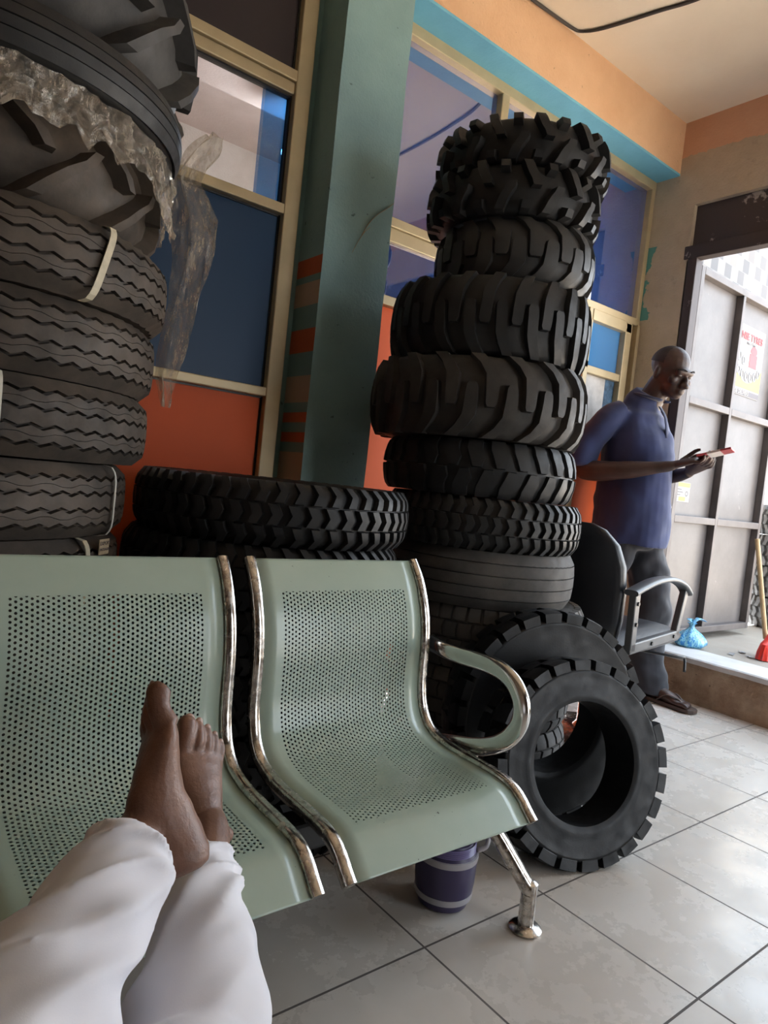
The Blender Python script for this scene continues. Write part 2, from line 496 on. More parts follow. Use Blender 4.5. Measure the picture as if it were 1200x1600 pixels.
# ------------------------------------------------------------------ outside
b = MB(); b.box(E+.2, 14, -9, 2.2, .17, .225); b.box(-8, E+.2, -12, -2.5, -.06, -.02)
tag(b.build('ground', M['street']), kind='structure')
def mosaic():
    t = NT('brown_mosaic_tiles')
    sp = t.n('ShaderNodeSeparateXYZ'); t.l(t.coord(), sp.inputs[0])
    p = .085
    cx = t.n('ShaderNodeCombineXYZ')
    hh = t.math('ADD', sp.outputs[0], sp.outputs[1])
    row = t.math('FLOOR', t.math('DIVIDE', sp.outputs[2], p))
    col = t.math('FLOOR', t.math('ADD', t.math('DIVIDE', hh, p), t.math('MULTIPLY', row, .37)))
    t.l(col, cx.inputs[0]); t.l(row, cx.inputs[1])
    wn = t.n('ShaderNodeTexWhiteNoise'); t.l(cx.outputs[0], wn.inputs[0])
    par = t.math('FRACT', t.math('MULTIPLY', t.math('ADD', col, row), .5))
    f = t.math('ADD', t.math('MULTIPLY', par, 1.1), t.math('MULTIPLY', wn.outputs[0], .5))
    c = t.ramp(f, [(.12, (.035,.022,.016)), (.3, (.055,.038,.028)), (.5, (.135,.092,.068)), (.8, (.16,.125,.095)), (1.0, (.13,.098,.076))])
    fx = t.math('FRACT', t.math('ADD', t.math('DIVIDE', hh, p), t.math('MULTIPLY', row, .37)))
    fz = t.math('FRACT', t.math('DIVIDE', sp.outputs[2], p))
    g = t.math('MAXIMUM', t.math('LESS_THAN', fx, .05), t.math('LESS_THAN', fz, .05))
    t.l(t.mix(g, c, (.10,.088,.078)), t.b.inputs['Base Color']); t.set(Roughness=.3)
    return t.m
b = MB(); b.box(E+.14, 5.06, 2.16, 2.4, .2, 4.2)
tag(b.build('wall_outside', mosaic()), kind='structure')
b = MB(); b.box(E+.15, 9.0, 2.9, 3.1, .2, 3.2)
tag(b.build('wall_street', plaster('pale_street_wall', (.66,.64,.60), (.75,.73,.70), 3, .3, .9)), kind='structure')

# ---- open door leaf, hinged at the jamb and folded out along the tiled wall
dr = tag(bpy.data.objects.new('door_1', None), kind='structure'); link(dr)
def doormat():
    t = NT('worn_grey_sheet_metal')
    f = t.ramp(t.noise(5, 8, .7), [(.35, 0), (.7, 1)])
    c = t.mix(f, (.10,.089,.087), (.14,.127,.124))
    sc = t.ramp(t.noise(13, 8, .78, stretch=(1.4,1,.7)), [(.64, 0), (.70, .75)])
    c = t.mix(sc, c, (.30,.28,.27))
    dk = t.ramp(t.noise(9, 8, .75), [(.66, 0), (.72, .7)])
    t.l(t.mix(dk, c, (.09,.08,.078)), t.b.inputs['Base Color'])
    t.set(Roughness=.42, Metallic=.15)
    return t.m
DM = doormat()
frame_m = mat('grey_brown_steel', (.11,.094,.09), .45, .2, .2, 9)
LY = 2.024
b = MB(); b.box(3.66, 4.80, LY+.045, LY+.05, .27, 2.365); b.build('door_sheet', DM, dr)
def bar(x0, x1, z0, z1, y0=LY-.0):
    q = MB(); q.box(x0, x1, y0, LY+.045, z0, z1)
    return bevel(q.build('door_bar', frame_m, dr), .003)
bar(3.65, 3.69, .27, 2.37); bar(4.168, 4.198, .31, 2.33); bar(4.765, 4.80, .27, 2.37)
bar(3.69, 4.765, 2.33, 2.37); bar(3.69, 4.765, .27, .31)
for z in (1.655, .978):
    bar(3.69, 4.168, z-.042, z); bar(4.198, 4.765, z-.042, z)

# poster on the door leaf
ps = thing('poster', 'white poster of tyres with red heading and yellow foot on the open door leaf', 'poster', (4.23, LY+.041, 1.765))
b = MB(); b.box(0, .37, -.001, .002, 0, .43); pap = b.build('paper', mat('poster_paper', (.27,.255,.245), .4), ps)
b = MB()
n = 14
top = [(.37*i/n, -.0022, .085+.10*(abs(i/n-.5)*2)**2) for i in range(n+1)]
b.add(top + [(.37*i/n, -.0022, .045) for i in range(n+1)], [(i, i+n+1, i+n+2, i+1) for i in range(n)])
b.build('yellow_band', mat('poster_yellow', (.45,.43,.03), .4), pap)
for k, (cx, cz, rr) in enumerate([(.06,.15,.03),(.115,.13,.034),(.17,.125,.034),(.225,.125,.034),(.28,.135,.032),(.055,.235,.034),(.11,.215,.03),(.325,.16,.03)]):
    q = MB(); q.lathe([(rr*.55, .0), (rr*.6, .0015), (rr*.95, .0015), (rr, 0)], seg=20, rot=Matrix.Rotation(PI/2, 3, 'X') @ Matrix.Diagonal((.7,1,1)), c=(cx, -.002, cz))
    q.build('tyre_picture', mat('poster_ink_grey', (.16,.16,.17), .5), pap)
b = MB(); b.box(.19,.29,-.0024,-.001,.185,.27); b.ell((.24,-.002,.29), (.045,.001,.03)); b.build('red_picture', mat('poster_red', (.45,.02,.025), .4), pap)
def text(s, size, mt, parent, loc, rot=(PI/2,0,0), name='lettering', ext=.0006, sx=1.0, align='LEFT', bold=0):
    c = bpy.data.curves.new(name, 'FONT'); c.body = s; c.size = size; c.extrude = ext; c.align_x = align; c.offset = bold
    tmp = bpy.data.objects.new(name, c); COL.objects.link(tmp)
    me = bpy.data.meshes.new_from_object(tmp.evaluated_get(bpy.context.evaluated_depsgraph_get()))
    bpy.data.objects.remove(tmp); bpy.data.curves.remove(c)
    me.materials.clear(); me.materials.append(mt)
    o = bpy.data.objects.new(name, me); o.location = loc; o.rotation_euler = rot; o.scale = (sx,1,1)
    return link(o, parent)
text('NSE TYRES', .06, bpy.data.materials['poster_red'], ps, (.05, -.003, .345), bold=.002)
text('No. 1 Tyre', .026, mat('ink', (.08,.07,.08), .5), ps, (.13, -.003, .318))
b = MB(); b.box(.0,.37,-.0022,-.001,.004,.036); b.build('foot_strip', bpy.data.materials['ink'], ps)
text('NSE DELIVERS', .034, bpy.data.materials['poster_paper'], ps, (.02, -.003, .009), bold=.001)
# sticker
st = thing('sticker', 'small yellow and white sticker on the door leaf behind the phone', 'sticker', (3.735, LY+.043, 1.055))
b = MB(); b.box(0,.165,-.001,.002,0,.115); bevel(b.build('paper', bpy.data.materials['poster_paper'], st), .0008)
b = MB(); b.box(.005,.16,-.002,-.001,.088,.112); b.build('yellow_band', bpy.data.materials['poster_yellow'], st)
b = MB(); b.box(.05,.12,-.002,-.001,.006,.03); b.build('yellow_band', bpy.data.materials['poster_yellow'], st)
for i, (x0, x1) in enumerate(((.03,.07),(.03,.085),(.03,.06))):
    b = MB(); b.box(x0, x1, -.002, -.001, .07-.016*i, .075-.016*i); b.build('print_line', bpy.data.materials['ink'], st)
b = MB()
b.lathe([(.010,0),(.016,0)], c=(.13,-.0015,.05), seg=16, rot=Matrix.Rotation(PI/2, 3, 'X'))
b.build('print_ring', bpy.data.materials['ink'], st)

# ------------------------------------------------------------------ tyres
def prof_std(R, W, h, crown, rim, sh=.028):
    Rb = R - h
    return [(0, Rb, 0), (.5, Rb-.25*crown, .25*W), (.85, Rb-crown, .42*W), (1.0, Rb-crown-sh*.35, .478*W), (1.15, Rb-crown-sh*1.0, .492*W),
            (1.4, rim+.62*(Rb-rim), .495*W), (1.7, rim+.28*(Rb-rim), .47*W), (1.9, rim+.06*(Rb-rim), .40*W), (2.0, rim, .34*W)]
class Tyre:
    def __init__(s, R, W, rim, h=.012, crown=.01, solid=False, sh=.028, prof=None):
        s.R, s.W, s.h = R, W, h
        s.pr = prof or prof_std(R, W, h, crown, rim, sh); s.solid = solid; s.rim = rim
        s.t = MB()
    def S(s, v):
        a = abs(v); p = s.pr
        for i in range(len(p)-1):
            if a <= p[i+1][0] or i == len(p)-2:
                f = (a-p[i][0])/(p[i+1][0]-p[i][0])
                return p[i][1]+(p[i+1][1]-p[i][1])*f, (p[i][2]+(p[i+1][2]-p[i][2])*f)*(1 if v >= 0 else -1)
    def pt(s, th, v, h):
        e = .03
        r0, z0 = s.S(v-e); r1, z1 = s.S(v+e); r, z = s.S(v)
        nr, nz = (z1-z0), -(r1-r0); L = math.hypot(nr, nz) or 1
        r += nr/L*h; z += nz/L*h
        z = max(-.497*s.W, min(.497*s.W, z))
        return (r*math.cos(th), r*math.sin(th), z + s.W/2)
    def casing(s, seg=88):
        m = MB()
        P = [s.S(v) for v in (0,.25,.5,.7,.85,1.0,1.08,1.15,1.28,1.4,1.55,1.7,1.8,1.9,2.0)]
        half = [(r, z) for r, z in P]
        if s.solid:
            inner = [(s.rim, P[-1][1]*.5), (s.rim, 0)]
        else:
            t = .03
            inner = [(s.rim-.004, P[-1][1]-.012), (s.rim+.012, P[-1][1]-.02)] + [(max(r-t*.4, s.rim+.01), z-.016) for r, z in reversed(P[8:13])] + [(P[4][0]-t, P[4][1]-.01), (P[2][0]-t, P[2][1]), (P[0][0]-t, 0)]
        up = half + inner
        full = up + [(r, -z) for r, z in reversed(up[1:-1])]
        m.lathe([(r, z + s.W/2) for r, z in full], seg=seg, loop=True)
        return m
    def lug(s, rows, k, N, ph=0., h=None, flip=1, taper=.05, hv=None):
        """rows: (v, a, b) in pitch units"""
        h = h or s.h
        R2 = []
        for (v0, a0, b0), (v1, a1, b1) in zip(rows, rows[1:]):
            m = max(1, int(math.ceil(abs(v1-v0)/.3)))
            for j in range(m):
                f = j/m; R2.append((v0+(v1-v0)*f, a0+(a1-a0)*f, b0+(b1-b0)*f))
        R2.append(rows[-1])
        pit = 2*PI/N
        nsub = 3 if (max(b-a for _, a, b in R2)*pit > .14) else 2
        rings = []
        for i, (v, a, bb) in enumerate(R2):
            v *= flip
            hh = h*(hv(abs(v)) if hv else 1)
            dv = 0
            if i == 0: dv = .03 if R2[0][0] > R2[-1][0] else -.03
            if i == len(R2)-1: dv = -.03 if R2[0][0] > R2[-1][0] else .03
            dv *= flip
            ta, tb = a+taper, bb-taper
            ring = [s.pt((k+ph+a-taper*.4)*pit, v+dv, -.006)]
            for j in range(nsub):
                ring.append(s.pt((k+ph+ta+(tb-ta)*j/(nsub-1))*pit, v, hh))
            ring.append(s.pt((k+ph+bb+taper*.4)*pit, v+dv, -.006))
            rings.append(ring)
        if (R2[0][0] < R2[-1][0]) == (flip > 0): rings.reverse()
        s.t.rings([list(reversed(r)) for r in rings], cap=True, closed=True)
    def rib(s, fL, fR, K, h=None):
        h = h or s.h; rings = []
        for k in range(K):
            th = 2*PI*k/K
            a, b2 = fL(k), fR(k)
            mids = max(1, int(abs(b2-a)/.25))
            rings.append([s.pt(th, a-.012, -.006)] + [s.pt(th, a+(b2-a)*j/mids, h) for j in range(mids+1)] + [s.pt(th, b2+.012, -.006)])
        s.t.rings(rings, cap=False, closed=True, loop=True)

def pat_zigzag(T, N=58):
    zz = lambda k, ph=0: (.045, -.02, .0, -.045)[(k+ph) % 4] if False else (.05 if (k+ph) % 2 else -.05)
    K = 2*N
    g = .042
    c = [-.60, -.21, .21, .60]
    hair = .007
    edges = [(-1.02, 0), (c[0], 1), (c[1], 1), (c[2], 1), (c[3], 1), (1.02, 0)]
    for i in range(5):
        a, za = edges[i]; b2, zb = edges[i+1]
        L = lambda k, a=a, za=za: a + (zz(k)+g if za else .015*(1 if k % 2 else -1))
        Rr = lambda k, b2=b2, zb=zb: b2 + (zz(k)-g if zb else .015*(1 if k % 2 else -1))
        if i in (1, 3):
            m = (a+b2)/2
            T.rib(L, lambda k, m=m: m - hair + .8*zz(k, k//2), K); T.rib(lambda k, m=m: m + hair + .8*zz(k, k//2), Rr, K)
        else:
            T.rib(L, Rr, K)
def pat_ribs(T, n=5, g=.025, lo=-1.0, hi=1.0, wav=.006, K=160):
    for i in range(n):
        a = lo+(hi-lo)*i/n; b2 = lo+(hi-lo)*(i+1)/n
        w = lambda k: wav*(1 if k % 2 else -1)
        T.rib(lambda k: a + (g if i else 0) + w(k), lambda k: b2 - (g if i < n-1 else 0) + w(k), K)
def pat_chevron(T, N=52):
    for k in range(N):
        T.lug([(.29,-.42,.18),(0,-.16,.44),(-.29,-.42,.18)], k, N)
        for f in (1, -1):
            T.lug([(1.08,-.15,.30),(.95,-.12,.36),(.66,.14,.66),(.36,-.12,.46)], k, N, flip=f, hv=lambda v: 1 if v < .97 else .35)
def pat_loader(T, N=20, wide=.40, d=1, sl=.5):
    w = wide
    for k in range(N):
        for f, ph in ((1, 0), (-1, .5)):
            if d > 0: rows = [(1.14,-sl,w-sl+.05),(.97,-sl*.9,w-sl*.85),(.72,-sl*.35,w-sl*.35),(.48,0,w),(.15,.03,w+.02),(-.18,.05,w+.0),(-.26,.09,w-.05)]
            else: rows = [(1.14,sl,w+sl),(.97,sl*.9,w+sl*.9),(.72,sl*.35,w+sl*.35),(.48,0,w),(.15,-.03,w-.02),(-.18,-.05,w-.05),(-.26,0,w-.1)]
            T.lug(rows, k, N, ph=ph, flip=f, taper=.03, hv=lambda v: 1 if v < .99 else .4)
def pat_aggr(T, N=12):
    for k in range(N):
        for f, ph in ((1, 0), (-1, .5)):
            T.lug([(1.06,.0,.24),(.85,.02,.26),(.5,.10,.34),(.15,.22,.46),(-.02,.26,.48)], k, N, ph=ph, flip=f, taper=.025)
            T.lug([(1.06,.56,.80),(.80,.56,.80),(.52,.58,.80)], k, N, ph=ph, flip=f, taper=.025)
def pat_wide(T, N=28):
    for k in range(N):
        for f, ph in ((1, 0), (-1, .5)):
            T.lug([(1.12,.0,.68),(.97,0,.68),(.62,.0,.68),(.36,.14,.82),(.04,.28,.70)], k, N, ph=ph, flip=f, taper=.03, hv=lambda v: 1 if v < .99 else .4)
def pat_block(T, N=40, rows=4):
    for k in range(N):
        for f, ph in ((1, 0), (-1, .45)):
            T.lug([(1.1,0,.84),(.97,0,.84),(.56,.0,.84)], k, N, ph=ph, flip=f, taper=.03, hv=lambda v: 1 if v < .99 else .4)
            T.lug([(.49,.08,.94),(.28,.0,.86),(.05,.08,.94)], k, N, ph=ph+.4, flip=f, taper=.02)
def pat_tractor(T, N=16):
    for k in range(N):
        for f, ph in ((1, 0), (-1, .5)):
            T.lug([(1.35,-.10,.22),(1.12,-.06,.22),(.95,-.02,.22),(.5,.28,.50),(.05,.62,.82),(-.1,.72,.90)], k, N, ph=ph, flip=f, taper=.04, hv=lambda v: 1 if v < 1.05 else .6)
def pat_solid(T, N=24):
    for k in range(N):
        for f, ph in ((1, 0), (-1, .5)):
            T.lug([(1.06,0,.78),(.93,0,.78),(.42,0,.78),(.1,.12,.78)], k, N, ph=ph, flip=f, taper=.02)
    T.rib(lambda k: -.08, lambda k: .08, 88)

def build_tyre(name, label, T, pat, mt, loc, rot=(0,0,0), group=None, **kw):
    r = thing(name, label, 'tyre', loc, rot, group)
    T.casing().build('casing', mt, r, smooth=50)
    pat(T, **kw)
    T.t.build('tread', mt, r, smooth=32)
    return r

# --- left stack: strapped zigzag-tread lorry tyres
LS = 'stack of zigzag-tread tyres at the left'
zt = Tyre(.435, .158, .235, h=.014, crown=.008)
LX, LY2 = .165, 1.85
z1 = build_tyre('truck_tyre', 'zigzag-tread truck tyre with a wide cream strap, topmost of its kind in the left stack', zt, pat_zigzag, M['rub_brown'], (LX+.02, LY2, 1.282), group=LS)
dup(z1, 'zigzag-tread truck tyre second from top of its kind, under the wide cream strap', (LX+.005, LY2+.005, 1.121), (0,0,.5))
dup(z1, 'zigzag-tread truck tyre third of its kind with a thin pale strap end at far left', (LX, LY2, .961), (0,0,1.1))
dup(z1, 'zigzag-tread truck tyre with a thin white strap at its right edge', (LX-.04, LY2-.005, .80), (0,0,.3))
dup(z1, 'zigzag-tread truck tyre tied with cream strap and export tag, just above the bench', (LX-.045, LY2, .640), (0,0,.8))
for i in range(4):
    dup(z1, 'zigzag-tread truck tyre low in the left stack behind the green bench', (LX-.04+.01*i, LY2, .48-.16*i), (0,0,.4*i), group='zigzag tyres hidden behind the bench')
# --- above them: tractor tyre, smooth ribbed tyre, tractor tyre
tt = Tyre(.425, .225, .24, h=.034, crown=.03, sh=.05)
t3 = build_tyre('tractor_tyre', 'brown tractor tyre with long slanting lugs, wrapped in torn plastic, lower of two tractor tyres', tt, pat_tractor, M['rub_brown'], (LX, LY2, 1.443), (0,0,.2), N=13)
sm = Tyre(.435, .105, .25, h=.008, crown=.012)
build_tyre('front_tyre', 'narrow black ribbed tyre tilted between the two tractor tyres', sm, lambda T: pat_ribs(T, 4, .02, -.8, .8, .0), M['rub'], (LX+.02, LY2-.01, 1.672), (0.0,0.0,0))
tt2 = Tyre(.455, .25, .25, h=.042, crown=.03, sh=.05)
build_tyre('tractor_tyre', 'black tractor tyre with textured lugs on the very top of the left stack', tt2, pat_tractor, rubber('grey_black_rubber', (.028,.027,.027), (.09,.085,.08), .6, .7), (LX+.03, LY2, 1.782), (0,0,.5), N=13)

# --- low stack behind the bench
MS = 'low stack of block-tread tyres behind the bench'
mt_ = Tyre(.395, .159, .225, h=.016, crown=.012)
m1 = build_tyre('block_tread_tyre', 'black tyre with chevron block tread on top of the low stack behind the bench', mt_, pat_chevron, M['rub'], (.992, 1.775, .803), (0,0,.1))
dup(m1, 'chevron block-tread tyre second from top of the low stack, peeking over the bench backs', (.972, 1.782, .643), (0,0,.35))
for i in range(4):
    dup(m1, 'chevron block-tread tyre low in the middle stack behind the green bench', (.985, 1.78, .482-.1605*i), (0,0,.2*i), group='block tread tyres hidden behind the bench')

# --- tall right stack
RS = [(1.873,1.707)]
ag = Tyre(.308, .145, .17, h=.030, crown=.012)
a1 = build_tyre('lug_tyre', 'small knobbly tyre with thick lugs at the very top of the tall stack', ag, pat_aggr, M['rub'], (1.834, 1.741, 2.055), (0,0,.3))
dup(a1, 'small knobbly lug tyre second from top of the tall stack', (1.818, 1.748, 1.892), (0,0,.8)).scale = (1,1,1.1)
l3 = Tyre(.285, .205, .16, h=.016, crown=.018)
build_tyre('loader_tyre', 'narrowest smooth-shouldered tyre with hooked lugs, third from top of the tall stack', l3, pat_loader, rubber('satin_rubber', (.026,.026,.026), (.06,.058,.055), .5), (1.839, 1.733, 1.683), (0,0,.1), N=16, wide=.50)
l4 = Tyre(.357, .258, .2, h=.020, crown=.014)
build_tyre('loader_tyre', 'wide black tyre with parallel hooked lugs, fourth from top of the tall stack', l4, pat_loader, M['rub'], (1.791, 1.771, 1.422), (0,0,.4), N=22, wide=.40, d=-1, sl=.35)
l5 = Tyre(.388, .262, .21, h=.024, crown=.018)
build_tyre('loader_tyre', 'widest dusty tyre with big hooked lugs, bulging from the middle of the tall stack', l5, pat_loader, rubber('brownish_rubber', (.024,.022,.02), (.07,.06,.052), .6, .8), (1.780, 1.780, 1.157), (0,0,.0), N=19, wide=.38)
w6 = Tyre(.348, .182, .19, h=.013, crown=.016)
build_tyre('wide_lug_tyre', 'black tyre with broad shield-shaped lugs under the widest tyre of the tall stack', w6, pat_wide, M['rub'], (1.804, 1.761, .972), (0,0,.2))
c7 = Tyre(.353, .168, .2, h=.015, crown=.012)
build_tyre('block_tread_tyre', 'chevron block-tread tyre in the tall stack, level with the low stack top', c7, pat_chevron, rubber('lit_rubber', (.022,.022,.022), (.06,.058,.055), .5), (1.831, 1.740, .802), (0,0,.15), N=50)  # lighter copy of the black rubber, light put into its colour
r8 = Tyre(.333, .188, .19, h=.008, crown=.010)
build_tyre('ribbed_tyre', 'dusty grey tyre with straight circumferential grooves in the tall stack', r8, lambda T: pat_ribs(T, 5, .022), M['rub_grey'], (1.843, 1.730, .612))
b9 = Tyre(.366, .205, .21, h=.010, crown=.012)
s9 = build_tyre('street_tyre', 'dusty block-tread tyre jutting out below the grooved tyre in the tall stack', b9, pat_block, M['rub_grey'], (1.893, 1.735, .405), (0,0,.2), N=46)
b10 = Tyre(.335, .198, .2, h=.010, crown=.012)
s10 = build_tyre('street_tyre', 'dusty block-tread tyre second from floor, glimpsed through the standing tyre holes', b10, pat_block, M['rub_grey'], (1.873, 1.712, .203), (0,0,.3), N=34)
dup(s10, 'dusty block-tread tyre on the floor at the base of the tall stack', (1.873, 1.712, .0), (0,0,.0))

# --- two solid forklift tyres standing on the floor
def prof_solid(Rb, W, rim, rf):
    return [(0, Rb, 0), (.8, Rb, .42*W), (.95, Rb-.002, .485*W), (1.08, Rb-.012, .5*W), (1.2, rf, .5*W), (1.26, rf-.006, .485*W), (1.5, rf-.4*(rf-rim), .492*W), (1.72, rim+.024, .49*W), (1.78, rim+.02, .505*W), (1.88, rim+.012, .505*W), (1.92, rim+.008, .485*W), (2.0, rim, .46*W)]
def standing(T, n, centre, spin):
    """rotation that turns local +Z (towards the near face) onto n"""
    q = Vector((0,0,1)).rotation_difference(Vector(n))
    return (q.to_matrix() @ Matrix.Rotation(spin, 3, 'Z')).to_euler()
yaw, tilt = -.318, .23
nv = Vector((math.sin(yaw)*math.cos(tilt), -math.cos(yaw)*math.cos(tilt), math.sin(tilt)))
W1 = .135
f1 = Tyre(.282, W1, .166, h=.026, solid=True, prof=prof_solid(.257, W1, .166, .244))
c1 = Vector((1.643, 1.064, .276))
build_tyre('forklift_tyre', 'black solid forklift tyre standing nearest on the floor, wide hole facing the bench', f1, pat_solid, M['rub_solid'], c1 - nv*W1, standing(f1, nv, c1, .12))
yaw, tilt = -.36, .07
nv2 = Vector((math.sin(yaw)*math.cos(tilt), -math.cos(yaw)*math.cos(tilt), math.sin(tilt)))
W2 = .12
f2 = Tyre(.325, W2, .165, h=.026, solid=True, prof=prof_solid(.30, W2, .165, .285))
c2 = Vector((1.732, 1.252, .324))
build_tyre('forklift_tyre', 'larger solid forklift tyre standing behind the nearest one, against the tall stack', f2, pat_solid, M['rub_solid'], c2 - nv2*W2, standing(f2, nv2, c2, .0), N=26)

lbulb = thing('light_bulb', 'lit bare bulb hanging in the store room behind the blue glass strip', 'light bulb', (1.655, 3.2, 2.59))
b = MB(); b.ell((0,0,0), (.030,.030,.036)); e_ = NT('lit_bulb'); e_.set(**{'Emission Color': (.85,.93,1.0), 'Emission Strength': 12.0}); b.build('globe', e_.m, lbulb, smooth=True)
b = MB(); b.cyl((0,0,.03),(0,0,.09), .016, 14); b.build('holder', M['plastic_black'], lbulb, smooth=40)
b = MB(); b.cyl((0,0,.085),(0,0,.46), .003, 8); b.build('cord', M['plastic_black'], lbulb)
# straps and tag on the left stack
def strap(name, label, cx, cy, R, ang, z0, z1, w, mt, bulge=.004, tilt=0, over=.10):
    o_ = MB(); pts = []
    a0 = math.radians(ang)
    for i in range(-4, 21):
        f = i/16
        z = z0 + (z1-z0)*min(max(f,0),1); rr = R + bulge
        if f < 0: rr = R - over*(-f*4)*.6; z = z0 - .004
        if f > 1: rr = R - over*((f-1)*4)*.6; z = z1 + .004
        sh = 0 if 0 <= f <= 1 else .0
        e = min(max(f,0),1); e = 4*e*(1-e)
        rr -= .012*(1-e)**3 if 0 <= f <= 1 else .012
        a = a0 + tilt*(f-.5)
        pts.append((a, rr, z))
    rings = []
    for a, rr, z in pts:
        da = w/2/R
        ring = []
        for (dd, dr) in ((-da,0),(da,0),(da,.002),(-da,.002)):
            ring.append((cx+(rr+dr)*math.cos(a+dd), cy+(rr+dr)*math.sin(a+dd), z))
        rings.append(ring)
    o_.rings(rings)
    return tag(o_.build(name, mt), label, 'strap')
strap('packing_strap', 'wide cream woven strap around the topmost zigzag tyre', LX+.02, LY2, .436, -64, 1.284, 1.438, .016, M['strap'], tilt=.10)
strap('packing_strap', 'thin pale strap end on the third zigzag tyre at the left edge', LX, LY2, .436, -84.8, .963, 1.115, .012, M['white_strap'])
strap('packing_strap', 'thin white strap at the right edge of a zigzag tyre', LX-.04, LY2-.005, .436, -38, .803, .955, .007, M['white_strap'])
strap('packing_strap', 'cream strap beside the paper export tag just above the bench', LX-.045, LY2, .436, -48.5, .643, .795, .014, M['strap'])
a = math.radians(-43.5)
lb = thing('paper_tag', 'small beige printed export tag on a tyre just above the bench', 'tag', (LX-.045+.442*math.cos(a), LY2+.442*math.sin(a), .765), (0,0,a+PI/2))
b = MB(); b.box(-.0, .042, -.001, .001, -.003, .031); b.build('paper', mat('tag_paper', (.40,.32,.21), .8, 0, .2, 40), lb)
text('EXPORT', .0118, bpy.data.materials['ink'], lb, (.002, -.0016, .018), ext=.0002)
text('PACKAGED', .0088, bpy.data.materials['ink'], lb, (.001, -.0016, .005), ext=.0002)

# torn clear plastic wrap around the lower tractor tyre
def plastic():
    t = NT('crinkled_clear_plastic')
    tr = t.n('ShaderNodeBsdfTransparent'); tr.inputs[0].default_value = (.93,.90,.84,1)
    g = t.n('ShaderNodeBsdfGlossy'); g.inputs['Roughness'].default_value = .09; g.inputs[0].default_value = (.95,.9,.82,1)
    df = t.n('ShaderNodeBsdfTranslucent'); df.inputs[0].default_value = (.80,.68,.54,1)
    d2 = t.n('ShaderNodeBsdfDiffuse'); d2.inputs[0].default_value = (.82,.70,.56,1)
    nz = t.noise(26, 6, .75, stretch=(1.6,1.6,.6))
    bp = t.n('ShaderNodeBump'); bp.inputs['Strength'].default_value = 1.0; bp.inputs['Distance'].default_value = .03
    t.l(nz, bp.inputs['Height'])
    for q in (g, d2): t.l(bp.outputs[0], q.inputs['Normal'])
    m1_ = t.n('ShaderNodeMixShader'); m1_.inputs[0].default_value = .5
    t.l(df.outputs[0], m1_.inputs[1]); t.l(d2.outputs[0], m1_.inputs[2])
    m2 = t.n('ShaderNodeMixShader'); m2.inputs[0].default_value = .5
    t.l(m1_.outputs[0], m2.inputs[1]); t.l(g.outputs[0], m2.inputs[2])
    m3 = t.n('ShaderNodeMixShader')
    t.l(t.ramp(t.noise(20, 6, .75, stretch=(1.5,1.5,.5)), [(.40, (.22,)*3), (.62, (.74,)*3)]), m3.inputs[0])
    t.l(tr.outputs[0], m3.inputs[1]); t.l(m2.outputs[0], m3.inputs[2]); t.l(m3.outputs[0], t.out.inputs[0])
    return t.m
PL = plastic()
wr = thing('plastic_wrap', 'torn clear plastic wrapping draped over the lower tractor tyre and hanging down', 'plastic wrap', (LX, LY2, 1.6))
b = MB()
nA, nB = 90, 14
rings = []
for i in range(nA+1):
    a = math.radians(-150 + 178*i/nA)
    lo = -.02 - .055*max(0, noise.noise((i*.16, 2.2, 0))) - .03*noise.noise((i*.45, 5.2, 0)) - (.06*math.exp(-((i-62)/8)**2))
    hi = .066
    ring = []
    for j in range(nB+1):
        f = j/nB
        z = lo + (hi-lo)*f
        rr = .438 + .016*noise.noise((i*.33, j*.22, 4.0)) + .010*noise.noise((i*.9, j*.6, 1.0)) + .012*(1-f)
        ring.append((rr*math.cos(a), rr*math.sin(a), z))
    rings.append(ring)
b.rings(rings, cap=False, closed=False)
b.build('wrapped_sheet', PL, wr, smooth=True)
b = MB()
# hanging tail: (left x, right x in metres across; z)
acr = Vector((.783, -.612, 0)); dpt = Vector((.619, .784, 0))
c0 = Vector((.676, 1.91, 0)) - Vector((LX, LY2, 0))
rows = [(1.885,.055,.105),(1.84,.00,.11),(1.79,-.03,.07),(1.755,-.045,.055),(1.70,-.03,.085),(1.655,-.022,.11),(1.58,-.012,.108),(1.50,-.006,.095),(1.42,-.008,.078),(1.34,-.02,.070),(1.27,-.026,.055),(1.22,-.024,.038),(1.17,-.008,.026),(1.13,.002,.022)]
rings = []
nT = 60
for i in range(nT+1):
    t_ = i/nT*(len(rows)-1); k = min(int(t_), len(rows)-2); f = t_-k
    z, l, r = [rows[k][q]*(1-f)+rows[k+1][q]*f for q in range(3)]
    ring = []
    for j in range(19):
        g = j/18
        x = l+(r-l)*g + .006*noise.noise((i*.25, j*.3, 9))
        dd = .016*math.sin(g*PI*3+.4*math.sin(i*.2)) + .014*noise.noise((i*.12, j*.5, 2))
        p = c0 + acr*x + dpt*dd
        ring.append((p.x, p.y, z-1.6))
    rings.append(ring)
b.rings(rings, cap=False, closed=False)
b.build('hanging_sheet', PL, wr, smooth=True)

# outside: pale tyres by the street
ot = Tyre(.36, .22, .2, h=.016, crown=.012)
o1 = build_tyre('street_tyre', 'pale tyre lying outside beyond the door leaf, lower of two', ot, pat_chevron, M['rub_pale'], (5.55, 1.98, .225), N=30)
dup(o1, 'pale tyre stacked outside beyond the door leaf, topmost', (5.55, 1.98, .45), (0,0,.3))
for i in range(2): dup(o1, 'pale tyre high in the stack outside beyond the door', (5.55, 1.98, .675+.225*i), (0,0,.6*i), group='upper tyres of the stack outside the door')

